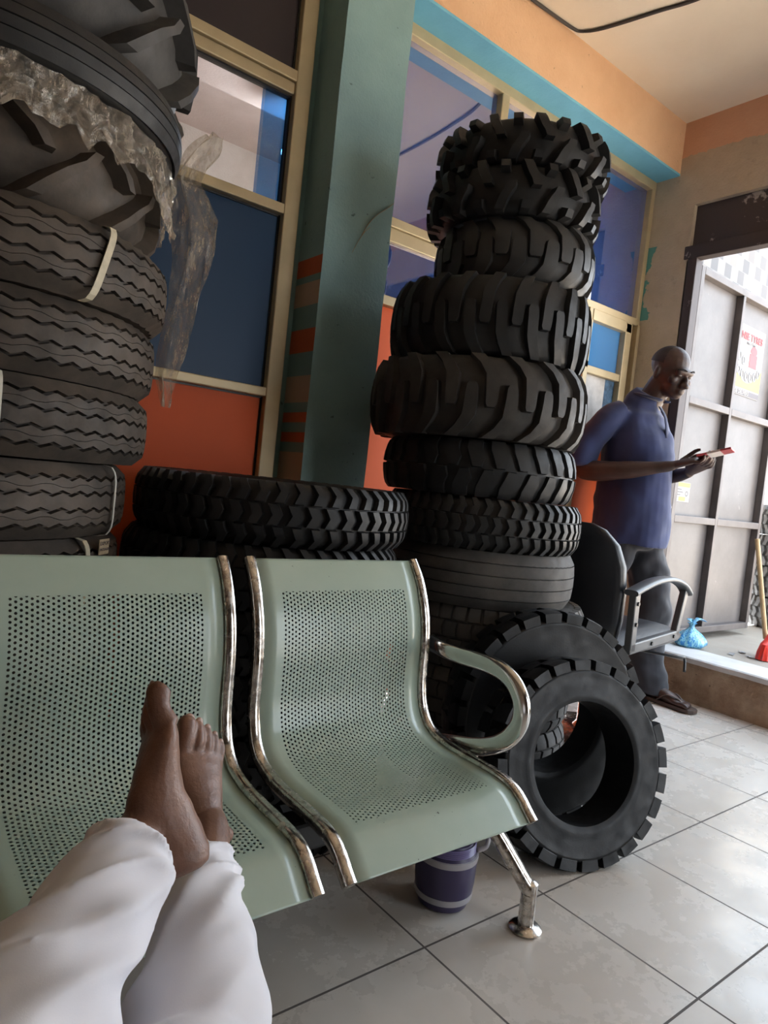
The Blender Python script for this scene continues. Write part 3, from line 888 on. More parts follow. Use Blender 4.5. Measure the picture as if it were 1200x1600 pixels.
# ------------------------------------------------------------------ perforated metal bench
def bench_panel_mat():
    t = NT('perforated_green_steel')
    uv = t.n('ShaderNodeUVMap'); uv.uv_map = 'UVMap'
    sp = t.n('ShaderNodeSeparateXYZ'); t.l(uv.outputs[0], sp.inputs[0])
    p, r = .0100, .0026
    u, v = sp.outputs[0], sp.outputs[1]
    ph = p*.866
    row = t.math('FLOOR', t.math('DIVIDE', u, ph))
    xs = t.math('ADD', t.math('DIVIDE', v, p), t.math('MULTIPLY', t.math('MODULO', row, 2.0), .5))
    fx = t.math('SUBTRACT', t.math('FRACT', xs), .5)
    fy = t.math('MULTIPLY', t.math('SUBTRACT', t.math('FRACT', t.math('DIVIDE', u, ph)), .5), .866)
    d = t.math('SQRT', t.math('ADD', t.math('MULTIPLY', fx, fx), t.math('MULTIPLY', fy, fy)))
    hole = t.math('LESS_THAN', d, r/p)
    for lo, hi, c in ((.052, .405, u), (.080, HOLE_END, v)):
        hole = t.math('MULTIPLY', hole, t.math('MULTIPLY', t.math('GREATER_THAN', c, lo), t.math('LESS_THAN', c, hi)))
    base = t.mix(t.ramp(t.noise(5, 6, .6), [(.3, 0), (.7, 1)]), (.33,.42,.345), (.39,.475,.40))
    spk = t.ramp(t.noise(75, 4, .65), [(.70, 0), (.74, 1)])
    spk = t.math('MULTIPLY', spk, t.ramp(t.noise(4, 2), [(.52, 0), (.6, 1)]))
    base = t.mix(spk, base, (.06,.06,.05))
    t.l(base, t.b.inputs['Base Color'])
    t.set(Roughness=.30, **{'Specular IOR Level': .5, 'Coat Weight': .25, 'Coat Roughness': .15})
    tr = t.n('ShaderNodeBsdfTransparent'); mx = t.n('ShaderNodeMixShader')
    t.l(hole, mx.inputs[0]); t.l(t.b.outputs[0], mx.inputs[1]); t.l(tr.outputs[0], mx.inputs[2]); t.l(mx.outputs[0], t.out.inputs[0])
    return t.m
K_ = 1.06
prof0 = [(1.275,.800),(1.250,.768),(1.228,.728),(1.208,.672),(1.198,.61),(1.196,.555),(1.192,.505),(1.176,.455),(1.143,.420),(1.09,.404),(1.03,.400),(.97,.399),(.92,.397),(.885,.390),(.862,.376),(.845,.360),(.826,.343)]
prof = [(y*K_, H-(H-z)*K_) for y, z in prof0]
PP, _ = catmull([Vector((0,y,z)) for y, z in prof], [(0,0)]*len(prof), 5)
arc = [0.0]
for i in range(1, len(PP)): arc.append(arc[-1]+(PP[i]-PP[i-1]).length)
HOLE_END = arc[5*12+2]
GP = bench_panel_mat()
def panel(name, x0, x1, parent, label=None):
    n = 12
    vs = []; fs = []; uvs = []
    for i, p in enumerate(PP):
        for j in range(n+1):
            x = x0+(x1-x0)*j/n
            vs.append((x, p.y, p.z)); uvs.append((x-x0, arc[i]))
    for i in range(len(PP)-1):
        for j in range(n):
            a = i*(n+1)+j; fs.append((a, a+n+1, a+n+2, a+1))
    me = bpy.data.meshes.new(name); me.from_pydata(vs, [], fs); me.materials.append(GP)
    ul = me.uv_layers.new(name='UVMap')
    for lp in me.loops: ul.data[lp.index].uv = uvs[lp.vertex_index]
    me.polygons.foreach_set('use_smooth', [True]*len(me.polygons))
    o = bpy.data.objects.new(name, me); link(o, parent)
    m = o.modifiers.new('sheet', 'SOLIDIFY'); m.thickness = .0016; m.offset = 1
    return o
bench = thing('waiting_bench', 'pale green perforated metal waiting bench with chrome side rails and armrest', 'bench', (0,0,0))
SEATS = [(.176, .628), (.715, 1.167)]
for x0, x1 in SEATS:
    panel('seat_panel', x0, x1, bench)
def rail(x):
    m = MB()
    rings = []
    n = len(PP)
    for i in range(n):
        t = PP[min(i+1,n-1)]-PP[max(i-1,0)]; t.normalize()
        nn = Vector((0, -t.z, t.y))    # out of the seat surface
        if nn.y > 0 and nn.z < 0: nn = -nn
        if nn.dot(Vector((0,-.6,.8))) < 0: nn = -nn
        w, h = .0125, .012
        ring = []
        for q in range(12):
            a = 2*PI*q/12
            ca = math.copysign(abs(math.cos(a))**.55, math.cos(a)); sa = math.copysign(abs(math.sin(a))**.55, math.sin(a))
            ring.append(PP[i] + Vector((x,0,0)) + Vector((w*ca,0,0)) + nn*(h*sa))
        rings.append(ring)
    m.rings(rings)
    return m
for x0, x1 in SEATS:
    rail(x0-.011).build('side_rail', M['chrome_w'], bench, smooth=45)
    rail(x1+.011).build('side_rail', M['chrome_w'], bench, smooth=45)
# armrest
ar = [(1.212,.607),(1.165,.603),(1.11,.603),(1.05,.607),(.99,.606),(.948,.592),(.922,.566),(.912,.535),(.918,.50),(.945,.462),(.99,.432),(1.04,.413),(1.09,.400),(1.14,.386)]
ar = [(y*K_, H-(H-z)*K_) for y, z in ar]
m = MB()
m.tube([(1.216, y, z) for y, z in ar], [(.021,.010)]*4+[(.022,.014)]*6+[(.021,.010)]*4, seg=24, up=(1,0,0), smooth=6, power=2.3)
# orient: width across X
m.v = m.v
ARM = m.build('armrest', M['chrome'], bench, smooth=60)
m = MB(); m.box(1.178, 1.205, 1.07, 1.10, .30, .37); m.build('armrest_bracket', M['chrome_w'], ARM)
# beam, brackets and legs
m = MB(); m.box(.10, 1.20, 1.045, 1.105, .27, .33); BEAM = bevel(m.build('support_beam', M['plastic_black'], bench), .008)
for x in (.20, .60, .74, 1.14):
    m = MB(); m.box(x-.02, x+.02, .98, 1.15, .33, .352); m.build('seat_bracket', M['plastic_black'], BEAM)
def leg(x, dx):
    m = MB()
    m.tube([(x, 1.06, .275), (x+dx*.5, 1.0, .19), (x+dx*.92, .945, .108), (x+dx, .936, .098)], [(.022,.017)]*4, seg=16, smooth=4, power=2.6)
    m.tube([(x+dx, .936, .118), (x+dx, .936, .112), (x+dx, .936, .015)], [(.010,.010),(.0185,.0185),(.0185,.0185)], seg=16)
    lg = m.build('leg', M['chrome_w'], bench, smooth=50)
    m = MB(); m.lathe([(0,0),(.036,0),(.038,.006),(.030,.013),(.012,.017),(0,.017)], c=(x+dx, .936, .0), seg=24)
    m.build('foot', M['chrome_w'], lg, smooth=40)
    m = MB()
    m.tube([(x, 1.09, .275), (x+dx*.5, 1.15, .19), (x+dx, 1.205, .098)], [(.022,.017)]*3, seg=16, smooth=4, power=2.6)
    m.tube([(x+dx, 1.21, .115), (x+dx, 1.21, .015)], [(.0185,.0185)]*2, seg=16)
    lg = m.build('leg', M['chrome_w'], bench, smooth=50)
    m = MB(); m.lathe([(0,0),(.036,0),(.038,.006),(.030,.013),(.012,.017),(0,.017)], c=(x+dx, 1.21, .0), seg=24)
    m.build('foot', M['chrome_w'], lg, smooth=40)
leg(1.195, .085); leg(.18, -.05)

# purple plastic container under the bench
bk = thing('plastic_bucket', 'purple plastic bucket with grey bands on the floor under the bench', 'bucket', (1.185, 1.115, 0))
b = MB(); b.lathe([(0,.0),(.052,.0),(.060,.004),(.068,.03),(.072,.06),(.074,.12),(.072,.128),(.066,.134),(.064,.15),(.06,.158),(0,.158)], seg=40)
bkb = b.build('body', mat('purple_plastic', (.05,.038,.095), .4), bk, smooth=40)
b = MB()
GB = mat('grey_band', (.42,.40,.42), .45)
for zz, rr in ((.03,.0695),(.121,.0745)):
    b = MB(); b.lathe([(rr-.004,zz-.008),(rr,zz-.007),(rr+.0012,zz),(rr+.0006,zz+.007),(rr-.004,zz+.008)], seg=40); b.build('grey_band', GB, bk, smooth=60)
b = MB()
for i in range(5): b.lathe([(.0655,.1335+.0045*i),(.068,.1355+.0045*i),(.0655,.1375+.0045*i)], seg=40)
b.build('threaded_neck', mat('lilac_plastic', (.22,.18,.36), .35), bkb, smooth=60)
b = MB(); b.tube([(.055,-.045,.13),(.075,-.055,.14),(.08,-.052,.165),(.06,-.04,.18)], [.006]*4, seg=8, smooth=4); b.build('handle', bpy.data.materials['grey_band'], bk, smooth=True)

# ------------------------------------------------------------------ salon chair
sc = thing('salon_chair', 'black padded salon chair with curved grey armrests by the right wall', 'chair', (2.568, 1.70, 0))
ch = Vector((2.568, 1.70, 0))
ux = Vector((.985, .172, 0)); uy = Vector((-.172, .985, 0))
def CH(a, c, z): p = ux*a + uy*c; return Vector((p.x, p.y, z))   # a forward, c across
# seat cushion
m = MB()
rings = []
for a, zt, zb in ((-.25,.475,.43),(-.2,.49,.42),(0,.488,.41),(.2,.486,.41),(.33,.484,.412),(.40,.475,.415),(.43,.455,.425),(.435,.44,.435)):
    ring = []
    for c in np.linspace(-.215, .215, 9):
        e = 1-abs(c/.215)**6
        ring.append(CH(a, c, zb + (zt-zb)*(.55+.45*e)))
    for c in np.linspace(.215, -.215, 9): ring.append(CH(a, c, zb))
    rings.append(ring)
m.rings(rings)
m.build('seat', M['leather'], sc, smooth=50)
m = MB(); rings = []
for zz, a0, th, hw in ((.43,-.235,.03,.15),(.47,-.25,.05,.19),(.55,-.262,.06,.205),(.66,-.272,.065,.21),(.76,-.288,.06,.205),(.84,-.31,.05,.18),(.895,-.332,.035,.13),(.915,-.342,.015,.08)):
    ring = []
    for q in range(24):
        an = 2*PI*q/24
        ca = math.copysign(abs(math.cos(an))**.5, math.cos(an)); sa = math.copysign(abs(math.sin(an))**.7, math.sin(an))
        ring.append(CH(a0+.022+.8*th*sa, hw*ca, zz))
    rings.append(ring)
m.rings(rings)
m.build('backrest', M['leather'], sc, smooth=60)
for s_ in (-1, 1):
    c = .245*s_
    m = MB()
    arm = [(-.285,.672),(-.20,.688),(-.08,.706),(.05,.712),(.16,.704),(.27,.678),(.345,.640)]
    m.tube([CH(a, c, z) for a, z in arm], [(.028,.012)]*len(arm), seg=16, up=(0,0,1), smooth=5, power=3)
    m.build('armrest', M['grey_plastic'], sc, smooth=50)
    m = MB()
    def flat(a0, z0, a1, z1, w):
        d_ = Vector((a1-a0, z1-z0)); d_.normalize(); pz = Vector((-d_.y, d_.x))*w
        ring = lambda cc: [CH(a0+pz.x, cc, z0+pz.y), CH(a1+pz.x, cc, z1+pz.y), CH(a1-pz.x, cc, z1-pz.y), CH(a0-pz.x, cc, z0-pz.y)]
        m.rings([ring(c-.014), ring(c+.014)])
    flat(-.245, .68, -.235, .44, .024); flat(-.26, .455, .275, .462, .021); flat(.245, .46, .315, .66, .020)
    AF = bevel(m.build('arm_frame', M['grey_plastic'], sc), .005)
    for a, z in ((-.242,.63),(-.238,.55),(-.05,.458),(.2,.462)):
        m = MB(); m.cyl(CH(a, c-.0145*1, z), CH(a, c-.020, z), .008, 12); m.build('bolt', M['plastic_black'], AF)
m = MB(); m.lathe([(0,.0),(.21,.0),(.215,.01),(.20,.022),(.05,.03),(.035,.05),(.032,.36),(.07,.40),(.07,.412),(0,.412)], seg=40)
m.build('pedestal', M['chrome_w'], sc, smooth=40)
m = MB(); m.tube([CH(.0,-.06,.40), CH(.12,-.30,.395), CH(.18,-.32,.385), CH(.17,-.33,.33)], [.006]*4, seg=8, smooth=4); m.build('lever', M['plastic_black'], sc, smooth=True)

# ------------------------------------------------------------------ blue bag and broom on the sill
def bagmat():
    t = NT('blue_striped_bag')
    f = t.ramp(t.noise(26, 3, .5, stretch=(3,3,.5)), [(.40, 0), (.52, 1), (.6, 0)])
    t.l(t.mix(f, (.03,.20,.50), (.30,.62,.66)), t.b.inputs['Base Color'])
    t.set(Roughness=.3)
    return t.m
BGM = bagmat()
bg = thing('plastic_bag', 'knotted blue plastic bag on the door sill beside the open leaf', 'bag', (3.86, 1.93, .2365))
m = MB(); rings = []
for i in range(17):
    f = i/16
    z = .13*f + .004
    R0 = [.085,.10,.104,.103,.10,.095,.088,.08,.07,.058,.045,.033,.022,.016,.015,.02,.03][i]
    ring = []
    for q in range(40):
        a = 2*PI*q/40
        r = R0*(1+.16*noise.noise((math.cos(a)*2.2, math.sin(a)*2.2, f*2))+.10*f*math.sin(a*9+3*f))
        ring.append((r*math.cos(a), r*.8*math.sin(a), z*(1 if i else 0)))
    rings.append(ring)
m.rings(rings); m.build('bag_body', BGM, bg, smooth=70)
m = MB()
for sgn, le in ((1,.085),(-1,.05)):
    m.tube([(0,0,.125),(.02*sgn,-.01,.15),(.05*sgn,-.012,.158),(le*sgn,-.02,.145)], [(.008,.008),(.012,.006),(.022,.004),(.028,.003)], seg=10, smooth=4)
m.build('knot_ears', BGM, bg, smooth=True)
br = thing('broom', 'red plastic broom with wooden stick leaning outside the door', 'broom', (4.12, 1.60, .23))
m = MB(); m.cyl((.03,.045,.10), (-.02,.14,.66), .013, 12); m.build('stick', mat('bare_wood', (.55,.38,.20), .6, 0, .2, 20), br, smooth=40)
m = MB(); rings = []
for z, wx, wy in ((.0,.115,.05),(.04,.11,.045),(.085,.095,.035),(.105,.05,.03),(.14,.02,.02)):
    rings.append([(wx*math.copysign(abs(math.cos(2*PI*q/28))**.5, math.cos(2*PI*q/28))*(1+.05*(q % 2)*(z < .05)), wy*math.sin(2*PI*q/28), z) for q in range(28)])
m.rings(rings); m.build('brush_head', mat('red_plastic', (.68,.035,.02), .35), br, smooth=40)
# paper scraps by the broom
for k, (x, y, a) in enumerate(((3.97,1.74,.3),(4.02,1.66,1.1),(4.10,1.74,.7))):
    m = MB(); n_ = 6
    m.rings([[(.05*(i/n_-.5)*math.cos(a)-w*math.sin(a), .05*(i/n_-.5)*math.sin(a)+w*math.cos(a), .002+.006*abs(math.sin(i*1.3+k))+t_) for w, t_ in ((-.014,0),(.014,.001),(.014,.0022),(-.014,.0012))] for i in range(n_+1)])
    o = m.build('paper_scrap', bpy.data.materials['poster_paper'], loc=(x, y, .2255))
    tag(o, ['crumpled white paper scrap nearest the blue bag on the outside floor', 'white paper scrap in front of the red broom', 'white paper scrap beside the red broom head'][k], 'paper', 'paper scraps outside the door')

# ------------------------------------------------------------------ people
def skin(name, c, c2, pale=None, nrm=None):
    t = NT(name)
    f = t.ramp(t.noise(14, 5, .6), [(.35, 0), (.7, 1)])
    col = t.mix(f, c, c2)
    t.l(col, t.b.inputs['Base Color']); t.set(Roughness=.45)
    t.set(**{'Subsurface Weight': .06, 'Subsurface Radius': (.02,.008,.004), 'Subsurface Scale': .5})
    t.bump(t.math('ADD', t.noise(70, 5, stretch=(1,1,2)), t.noise(220, 3)), .25, .003)
    return t.m
SK = skin('dark_skin', (.042,.022,.017), (.07,.036,.027))
SK2 = skin('warm_dark_skin', (.145,.070,.045), (.24,.122,.08))

# --- standing man: +X is towards the door wall, he faces -Y
man = thing('person', 'bald man in navy polo shirt and dark trousers standing at the door reading a phone', 'person', (3.275, 2.01, 0))
mo = Vector((3.34, 2.03, 0))
def L(*p): return Vector(p) - mo
bd = MB()
# legs, pelvis, torso
bd.tube([L(3.39,2.04,.90),L(3.43,1.98,.68),L(3.43,1.915,.48),L(3.435,1.93,.28),L(3.44,1.90,.09)], [.085,.08,.055,.052,.036], smooth=5)
bd.tube([L(3.28,2.06,.90),L(3.24,2.10,.68),L(3.20,2.12,.48),L(3.19,2.16,.28),L(3.19,2.19,.09)], [.085,.08,.055,.052,.036], smooth=5)
bd.tube([L(3.33,2.06,.80),L(3.33,2.06,.95),L(3.33,2.06,1.15),L(3.33,2.07,1.33),L(3.33,2.08,1.45),L(3.33,2.06,1.52),L(3.33,2.04,1.56)], [(.125,.12),(.132,.14),(.13,.145),(.14,.14),(.145,.10),(.09,.07),(.055,.055)], smooth=4, up=(0,1,0))
bd.tube([L(3.33,2.06,1.48),L(3.335,2.02,1.57),L(3.335,1.965,1.66)], [.075,.066,.064], smooth=4)
# arms: right one faces the camera
bd.tube([L(3.20,2.10,1.46),L(3.135,2.15,1.40),L(3.095,2.21,1.27),L(3.09,2.225,1.175),L(3.10,2.14,1.160),L(3.14,2.00,1.175),L(3.215,1.85,1.205),L(3.238,1.80,1.217)], [.06,.057,.052,.052,.054,.046,.029,.024], smooth=5)
bd.tube([L(3.46,2.10,1.46),L(3.505,2.12,1.40),L(3.525,2.14,1.27),L(3.52,2.12,1.18),L(3.50,2.02,1.17),L(3.45,1.90,1.18),L(3.40,1.80,1.20)], [.06,.055,.048,.044,.042,.036,.027], smooth=5)
# hands: right holds the phone from below
def hand(base, fwd, up_, side, s=1.0):
    base = Vector(base); f = Vector(fwd).normalized(); u = Vector(up_).normalized(); w = Vector(side).normalized()
    Q = lambda a, b_, c: L(*(base + f*a*s + w*b_*s + u*c*s))
    bd.tube([Q(-.02,0,0),Q(.03,.0,.0),Q(.075,0,.0),Q(.095,0,0)], [(.027,.022),(.038,.018),(.042,.014),(.034,.010)], smooth=3, up=tuple(u))
    for i, (b0, ln) in enumerate(((.031,.072),(.010,.080),(-.011,.074),(-.031,.058))):
        bd.tube([Q(.085,b0,-.0),Q(.085+ln*.45,b0*1.05,-.006),Q(.085+ln*.78,b0*1.0,.006),Q(.085+ln*.92,b0*.95,.026)], [.0092,.0085,.008,.0065], seg=8, smooth=3)
    bd.tube([Q(.015,.030,.004),Q(.05,.052,.018),Q(.085,.050,.034),Q(.112,.036,.038)], [.014,.012,.010,.007], seg=8, smooth=3)
hand((3.25,1.79,1.225), (.25,-.93,.30), (-.35,.15,.92), (.9,.3,.35))
hand((3.40,1.80,1.205), (-.35,-.9,.35), (.3,.2,.93), (-.9,.3,.2))
# feet
def foot_s(x, y, dirx):
    bd.tube([L(x,y+.055,.045),L(x,y,.06),L(x-.003,y-.08,.05),L(x-.006,y-.16,.036),L(x-.008,y-.19,.03)], [(.028,.03),(.034,.045),(.038,.032),(.046,.020),(.040,.012)], smooth=4)
    for i, (dx, ln, rr) in enumerate(((-.032,.05,.0125),(-.010,.046,.010),(.010,.04,.009),(.026,.034,.0085),(.039,.024,.008))):
        dx *= dirx
        bd.tube([L(x-.006+dx,y-.18,.033),L(x-.008+dx*1.05,y-.18-ln*.6,.036),L(x-.008+dx*1.05,y-.18-ln,.028)], [rr,rr,rr*.8], seg=8, smooth=3)
foot_s(3.44, 1.885, 1); foot_s(3.19, 2.175, -1)
# head, turned a little to the camera and bowed
hm = Matrix.Translation(L(3.335, 1.93, 1.69)) @ Euler((math.radians(16), 0, math.radians(-14))).to_matrix().to_4x4() @ Matrix.Scale(1.08, 4)
def HE(c, r, rot=None):
    R3 = hm.to_3x3() @ (rot or Matrix.Identity(3))
    bd.ell(hm @ Vector(c), r, rot=R3)
HE((0,.022,.045), (.076,.098,.083)); HE((0,-.005,.0), (.070,.085,.085)); HE((0,-.035,-.05), (.056,.058,.056)); HE((0,-.062,-.082), (.034,.032,.026))
HE((0,-.098,-.022), (.014,.018,.026)); HE((0,-.112,-.038), (.018,.016,.013)); HE((-.015,-.103,-.040), (.011,.012,.010)); HE((.015,-.103,-.040), (.011,.012,.010))
HE((0,-.084,.022), (.056,.020,.014)); HE((0,-.092,-.062), (.026,.014,.0075)); HE((0,-.090,-.073), (.022,.014,.008))
for sx in (-1, 1):
    HE((.074*sx,.018,-.004), (.010,.019,.031), Euler((.25,0,.35*sx)).to_matrix()); HE((.040*sx,-.066,-.022), (.026,.022,.020)); HE((.031*sx,-.080,.006), (.017,.013,.0095))
o = bd.build('body', SK, man, smooth=True); remesh(o, .005, 3)
# sockets and hair are shaded by real shapes: eyes, brows, stubble cap
MAN_BODY = o
EW = mat('eye_white', (.16,.13,.115), .3); BH = mat('black_hair', (.012,.010,.009), .8)
for sx in (-1, 1):
    m = MB(); m.ell(hm @ Vector((.031*sx,-.0885,.004)), (.010,.005,.0035), rot=hm.to_3x3())
    m.build('eye', EW, MAN_BODY, smooth=True)
    m = MB(); m.tube([hm @ Vector((.012*sx,-.103,.028)), hm @ Vector((.032*sx,-.098,.034)), hm @ Vector((.052*sx,-.082,.028))], [(.0045,.003)]*3, seg=8, smooth=3)
    m.build('eyebrow', BH, MAN_BODY, smooth=True)
m = MB()
rings = []
for i in range(9):
    t_ = PI*(.5*i/8)
    rings.append([hm @ (Vector((0,.024,.043)) + Vector((.0785*math.cos(t_)*math.cos(2*PI*q/28), .1005*math.cos(t_)*math.sin(2*PI*q/28)*(1 if math.sin(2*PI*q/28) > 0 else .80), .0855*math.sin(t_)))) for q in range(28)])
m.rings(rings[:-1]); m.build('hair', mat('shaved_stubble', (.030,.018,.015), .6, bump=.5, bscale=300), man, smooth=True)
# polo shirt
def cloth(name, c, var=.2, rough=.85, sc=9):
    t = NT(name)
    f = t.ramp(t.noise(sc, 4), [(.3, 0), (.7, 1)])
    t.l(t.mix(f, tuple(x*(1-var) for x in c), tuple(x*(1+var) for x in c)), t.b.inputs['Base Color'])
    t.set(Roughness=rough, **{'Sheen Weight': .25, 'Sheen Roughness': .5})
    t.bump(t.noise(600, 2), .12, .001)
    return t.m
def wrinkle(o, strength, size, tex_name):
    tx = bpy.data.textures.new(tex_name, 'CLOUDS'); tx.noise_scale = size; tx.noise_depth = 1
    d_ = o.modifiers.new('folds', 'DISPLACE'); d_.texture = tx; d_.strength = strength; d_.mid_level = .5; d_.texture_coords = 'LOCAL'
    return o
sh = MB()
sh.tube([L(3.33,2.055,.80),L(3.33,2.055,.90),L(3.33,2.06,1.05),L(3.33,2.06,1.2),L(3.33,2.065,1.33),L(3.33,2.075,1.455),L(3.33,2.065,1.53),L(3.33,2.03,1.59)], [(.172,.205),(.170,.205),(.165,.20),(.162,.195),(.172,.18),(.168,.13),(.115,.10),(.078,.076)], smooth=5, up=(0,1,0), seg=32)
for sx, pts in ((-1, [(3.21,2.09,1.485),(3.14,2.14,1.425),(3.095,2.20,1.31),(3.088,2.225,1.215),(3.088,2.228,1.20)]), (1, [(3.45,2.09,1.475),(3.515,2.11,1.415),(3.535,2.13,1.31),(3.53,2.13,1.215),(3.53,2.13,1.20)])):
    sh.tube([L(*p) for p in pts], [(.07,.07),(.078,.072),(.076,.070),(.078,.072),(.076,.070)], smooth=4, seg=20)
o = sh.build('polo_shirt', cloth('navy_polo_cotton', (.020,.030,.10)), man, smooth=True)
remesh(o, .008, 2); wrinkle(o, .03, .14, 'shirt_folds'); SHIRT = o
m = MB()
m.tube([L(3.33+.078*math.sin(a), 2.02-.07*math.cos(a), 1.55+.022*(1-math.cos(a))) for a in np.linspace(.35, 2*PI-.35, 15)], [(.026,.008)]*15, seg=10, smooth=2, up=(0,0,1))
m.build('collar', cloth('navy_collar', (.02,.028,.075)), SHIRT, smooth=True)
m = MB()
for (x0, z0, x1, z1) in ((3.30,1.50,3.325,1.36),):
    m.tube([L(3.318,1.958,1.52),L(3.318,1.918,1.46),L(3.318,1.898,1.36)], [(.014,.004)]*3, seg=8, smooth=3, up=(0,1,0))
m.build('placket', bpy.data.materials['navy_collar'], SHIRT, smooth=True)
# trousers
tr = MB()
tr.tube([L(3.34,2.06,.98),L(3.34,2.06,.90),L(3.34,2.06,.80),L(3.34,2.06,.76)], [(.145,.14),(.150,.16),(.14,.15),(.07,.08)], smooth=3, up=(0,1,0), seg=28)
tr.tube([L(3.39,2.04,.90),L(3.43,1.985,.68),L(3.43,1.93,.48),L(3.435,1.935,.28),L(3.44,1.905,.12),L(3.44,1.895,.06),L(3.44,1.895,.045)], [(.105,.12),(.098,.11),(.088,.095),(.082,.088),(.084,.09),(.088,.096),(.085,.094)], smooth=4, seg=24, up=(0,1,0))
tr.tube([L(3.285,2.06,.90),L(3.245,2.10,.68),L(3.205,2.13,.48),L(3.195,2.165,.28),L(3.19,2.19,.12),L(3.19,2.19,.05)], [(.105,.12),(.098,.11),(.088,.095),(.082,.088),(.086,.09),(.088,.094)], smooth=4, seg=24, up=(0,1,0))
o = tr.build('trousers', cloth('charcoal_trousers', (.018,.018,.024)), man, smooth=True); remesh(o, .008, 2); wrinkle(o, .03, .10, 'trouser_folds')
# flip-flops
for x, y in ((3.434, 1.80), (3.186, 2.09)):
    m = MB(); rings = []
    for yy, hw in ((.155,.018),(.14,.032),(.08,.038),(0,.038),(-.08,.046),(-.12,.048),(-.15,.04),(-.168,.02)):
        rings.append([L(x-hw, y+yy, .004), L(x+hw, y+yy, .004), L(x+hw, y+yy, .022), L(x-hw, y+yy, .022)])
    m.rings(rings)
    for sx in (-1, 1):
        m.tube([L(x-.008, y-.11, .022), L(x-.008+.012*sx, y-.085, .055), L(x+.038*sx, y-.03, .062), L(x+.044*sx, y+.02, .022)], [(.006,.003)]*4, seg=8, smooth=4)
    bevel(m.build('flip_flop', mat('brown_sandal', (.07,.045,.035), .6), man), .004)
# phone
ph = thing('mobile_phone', 'mobile phone in a red and pale case held by the standing man', 'phone', (3.222, 1.605, 1.288), Euler((math.radians(-17), math.radians(8), math.radians(10))))
m = MB(); m.box(-.038,.038,-.078,.078,-.005,.005); PC = bevel(m.build('case', mat('red_phone_case', (.42,.06,.07), .4), ph), .004, 3)
m = MB(); m.box(-.034,.034,-.073,.073,.005,.0056); m.build('screen', NT('phone_screen').set(**{'Base Color': (.75,.75,.78), 'Roughness': .15}).m, PC)
m = MB(); m.box(-.0385,.0385,-.03,.03,-.0056,.0054); m.build('pale_band', mat('pale_phone_case', (.66,.60,.57), .4), PC)

# --- seated person in white trousers: legs stretched onto the bench, ankles crossed
pt = thing('person', 'person in white trousers with bare feet crossed at the ankles on the bench', 'person', (-.25, .05, .0))
po = Vector((-.25, .05, 0))
def G(p): return Vector(p) - po
fb = MB()
def basis(heel, toe, sole):
    t = (Vector(toe)-Vector(heel)); Ln = t.length; t.normalize()
    s = Vector(sole); s = (s - t*s.dot(t)).normalized()
    return Vector(heel), t, s, Ln
def bare_foot(heel, toe, sole, left, spread=1.0, curl=0.0):
    h0, t, s, Ln = basis(heel, toe, sole)
    med = t.cross(-s) * (1 if left else -1)       # towards the big toe
    Q = lambda a, d_, m_: G(h0 + t*(a*Ln) - s*d_ + med*m_)      # d_: height above the sole
    # heel to ball: (along, centre height, centre medial, half width, half height)
    sec = [(-.015,.034,0,.016,.016),(.02,.036,0,.028,.030),(.09,.042,-.002,.033,.040),(.20,.048,-.002,.032,.044),(.30,.050,.0,.032,.042),(.42,.047,.002,.036,.033),(.55,.038,.003,.041,.026),(.66,.029,.004,.045,.021),(.74,.023,.003,.044,.016),(.79,.020,.0,.036,.011)]
    rings = []
    P = [Q(a, d_, m_) for a, d_, m_, _, _ in sec]; Rr = [(w, h) for *_, w, h in sec]
    P, Rr = catmull(P, Rr, 4)
    for p, (w, h) in zip(P, Rr):
        rings.append([p + med*(w*math.cos(2*PI*q/20)) - s*(h*math.sin(2*PI*q/20)) for q in range(20)])
    fb.rings(rings)
    toes = [(.030,.245,.0150,.0),(.010,.205,.0108,.005),(-.008,.182,.0100,.003),(-.024,.155,.0094,.0),(-.038,.122,.0088,-.003)]
    nails = []
    for i, (mm, ln, rr, dz) in enumerate(toes):
        st_ = .735 - .035*i*.9
        tip = 1.0 - [0,.012,.045,.085,.13][i]
        mm2 = mm*spread
        pts = [Q(st_, .021, mm), Q(st_+(tip-st_)*.4, .026+dz, mm2*1.05), Q(st_+(tip-st_)*.75, .021+curl*.4, mm2*1.05), Q(tip-rr/Ln*.5, .016+curl, mm2*1.02)]
        fb.tube(pts, [rr*1.02, rr*.90, rr*1.0, rr*.74], seg=12, smooth=4, up=tuple(-s))
        nails.append((Q(tip-rr/Ln*.75, .016+curl+rr*.62, mm2*1.02), rr))
    # ankle bones
    fb.ell(Q(.26,.085,.030), (.013,.013,.013)); fb.ell(Q(.24,.078,-.030), (.013,.013,.013))
    return Q, nails, (t, s, med)
HL = Vector((.362,.708,.531))
TL = Vector((.327,.823,.707))
camr = Vector((.783,-.612,.107)); 
soleL = Vector((.80,-.25,-.10)) + Vector((.35,.45,0))*.35
QL, nl, fl = bare_foot(HL, TL, soleL, True)
HR = Vector((.405,.925,.388)); TR = Vector((.462,1.010,.580))
soleR = Vector((-.17,.931,-.322)) 
QR, nr, frr = bare_foot(HR, TR, soleR, False, .95)
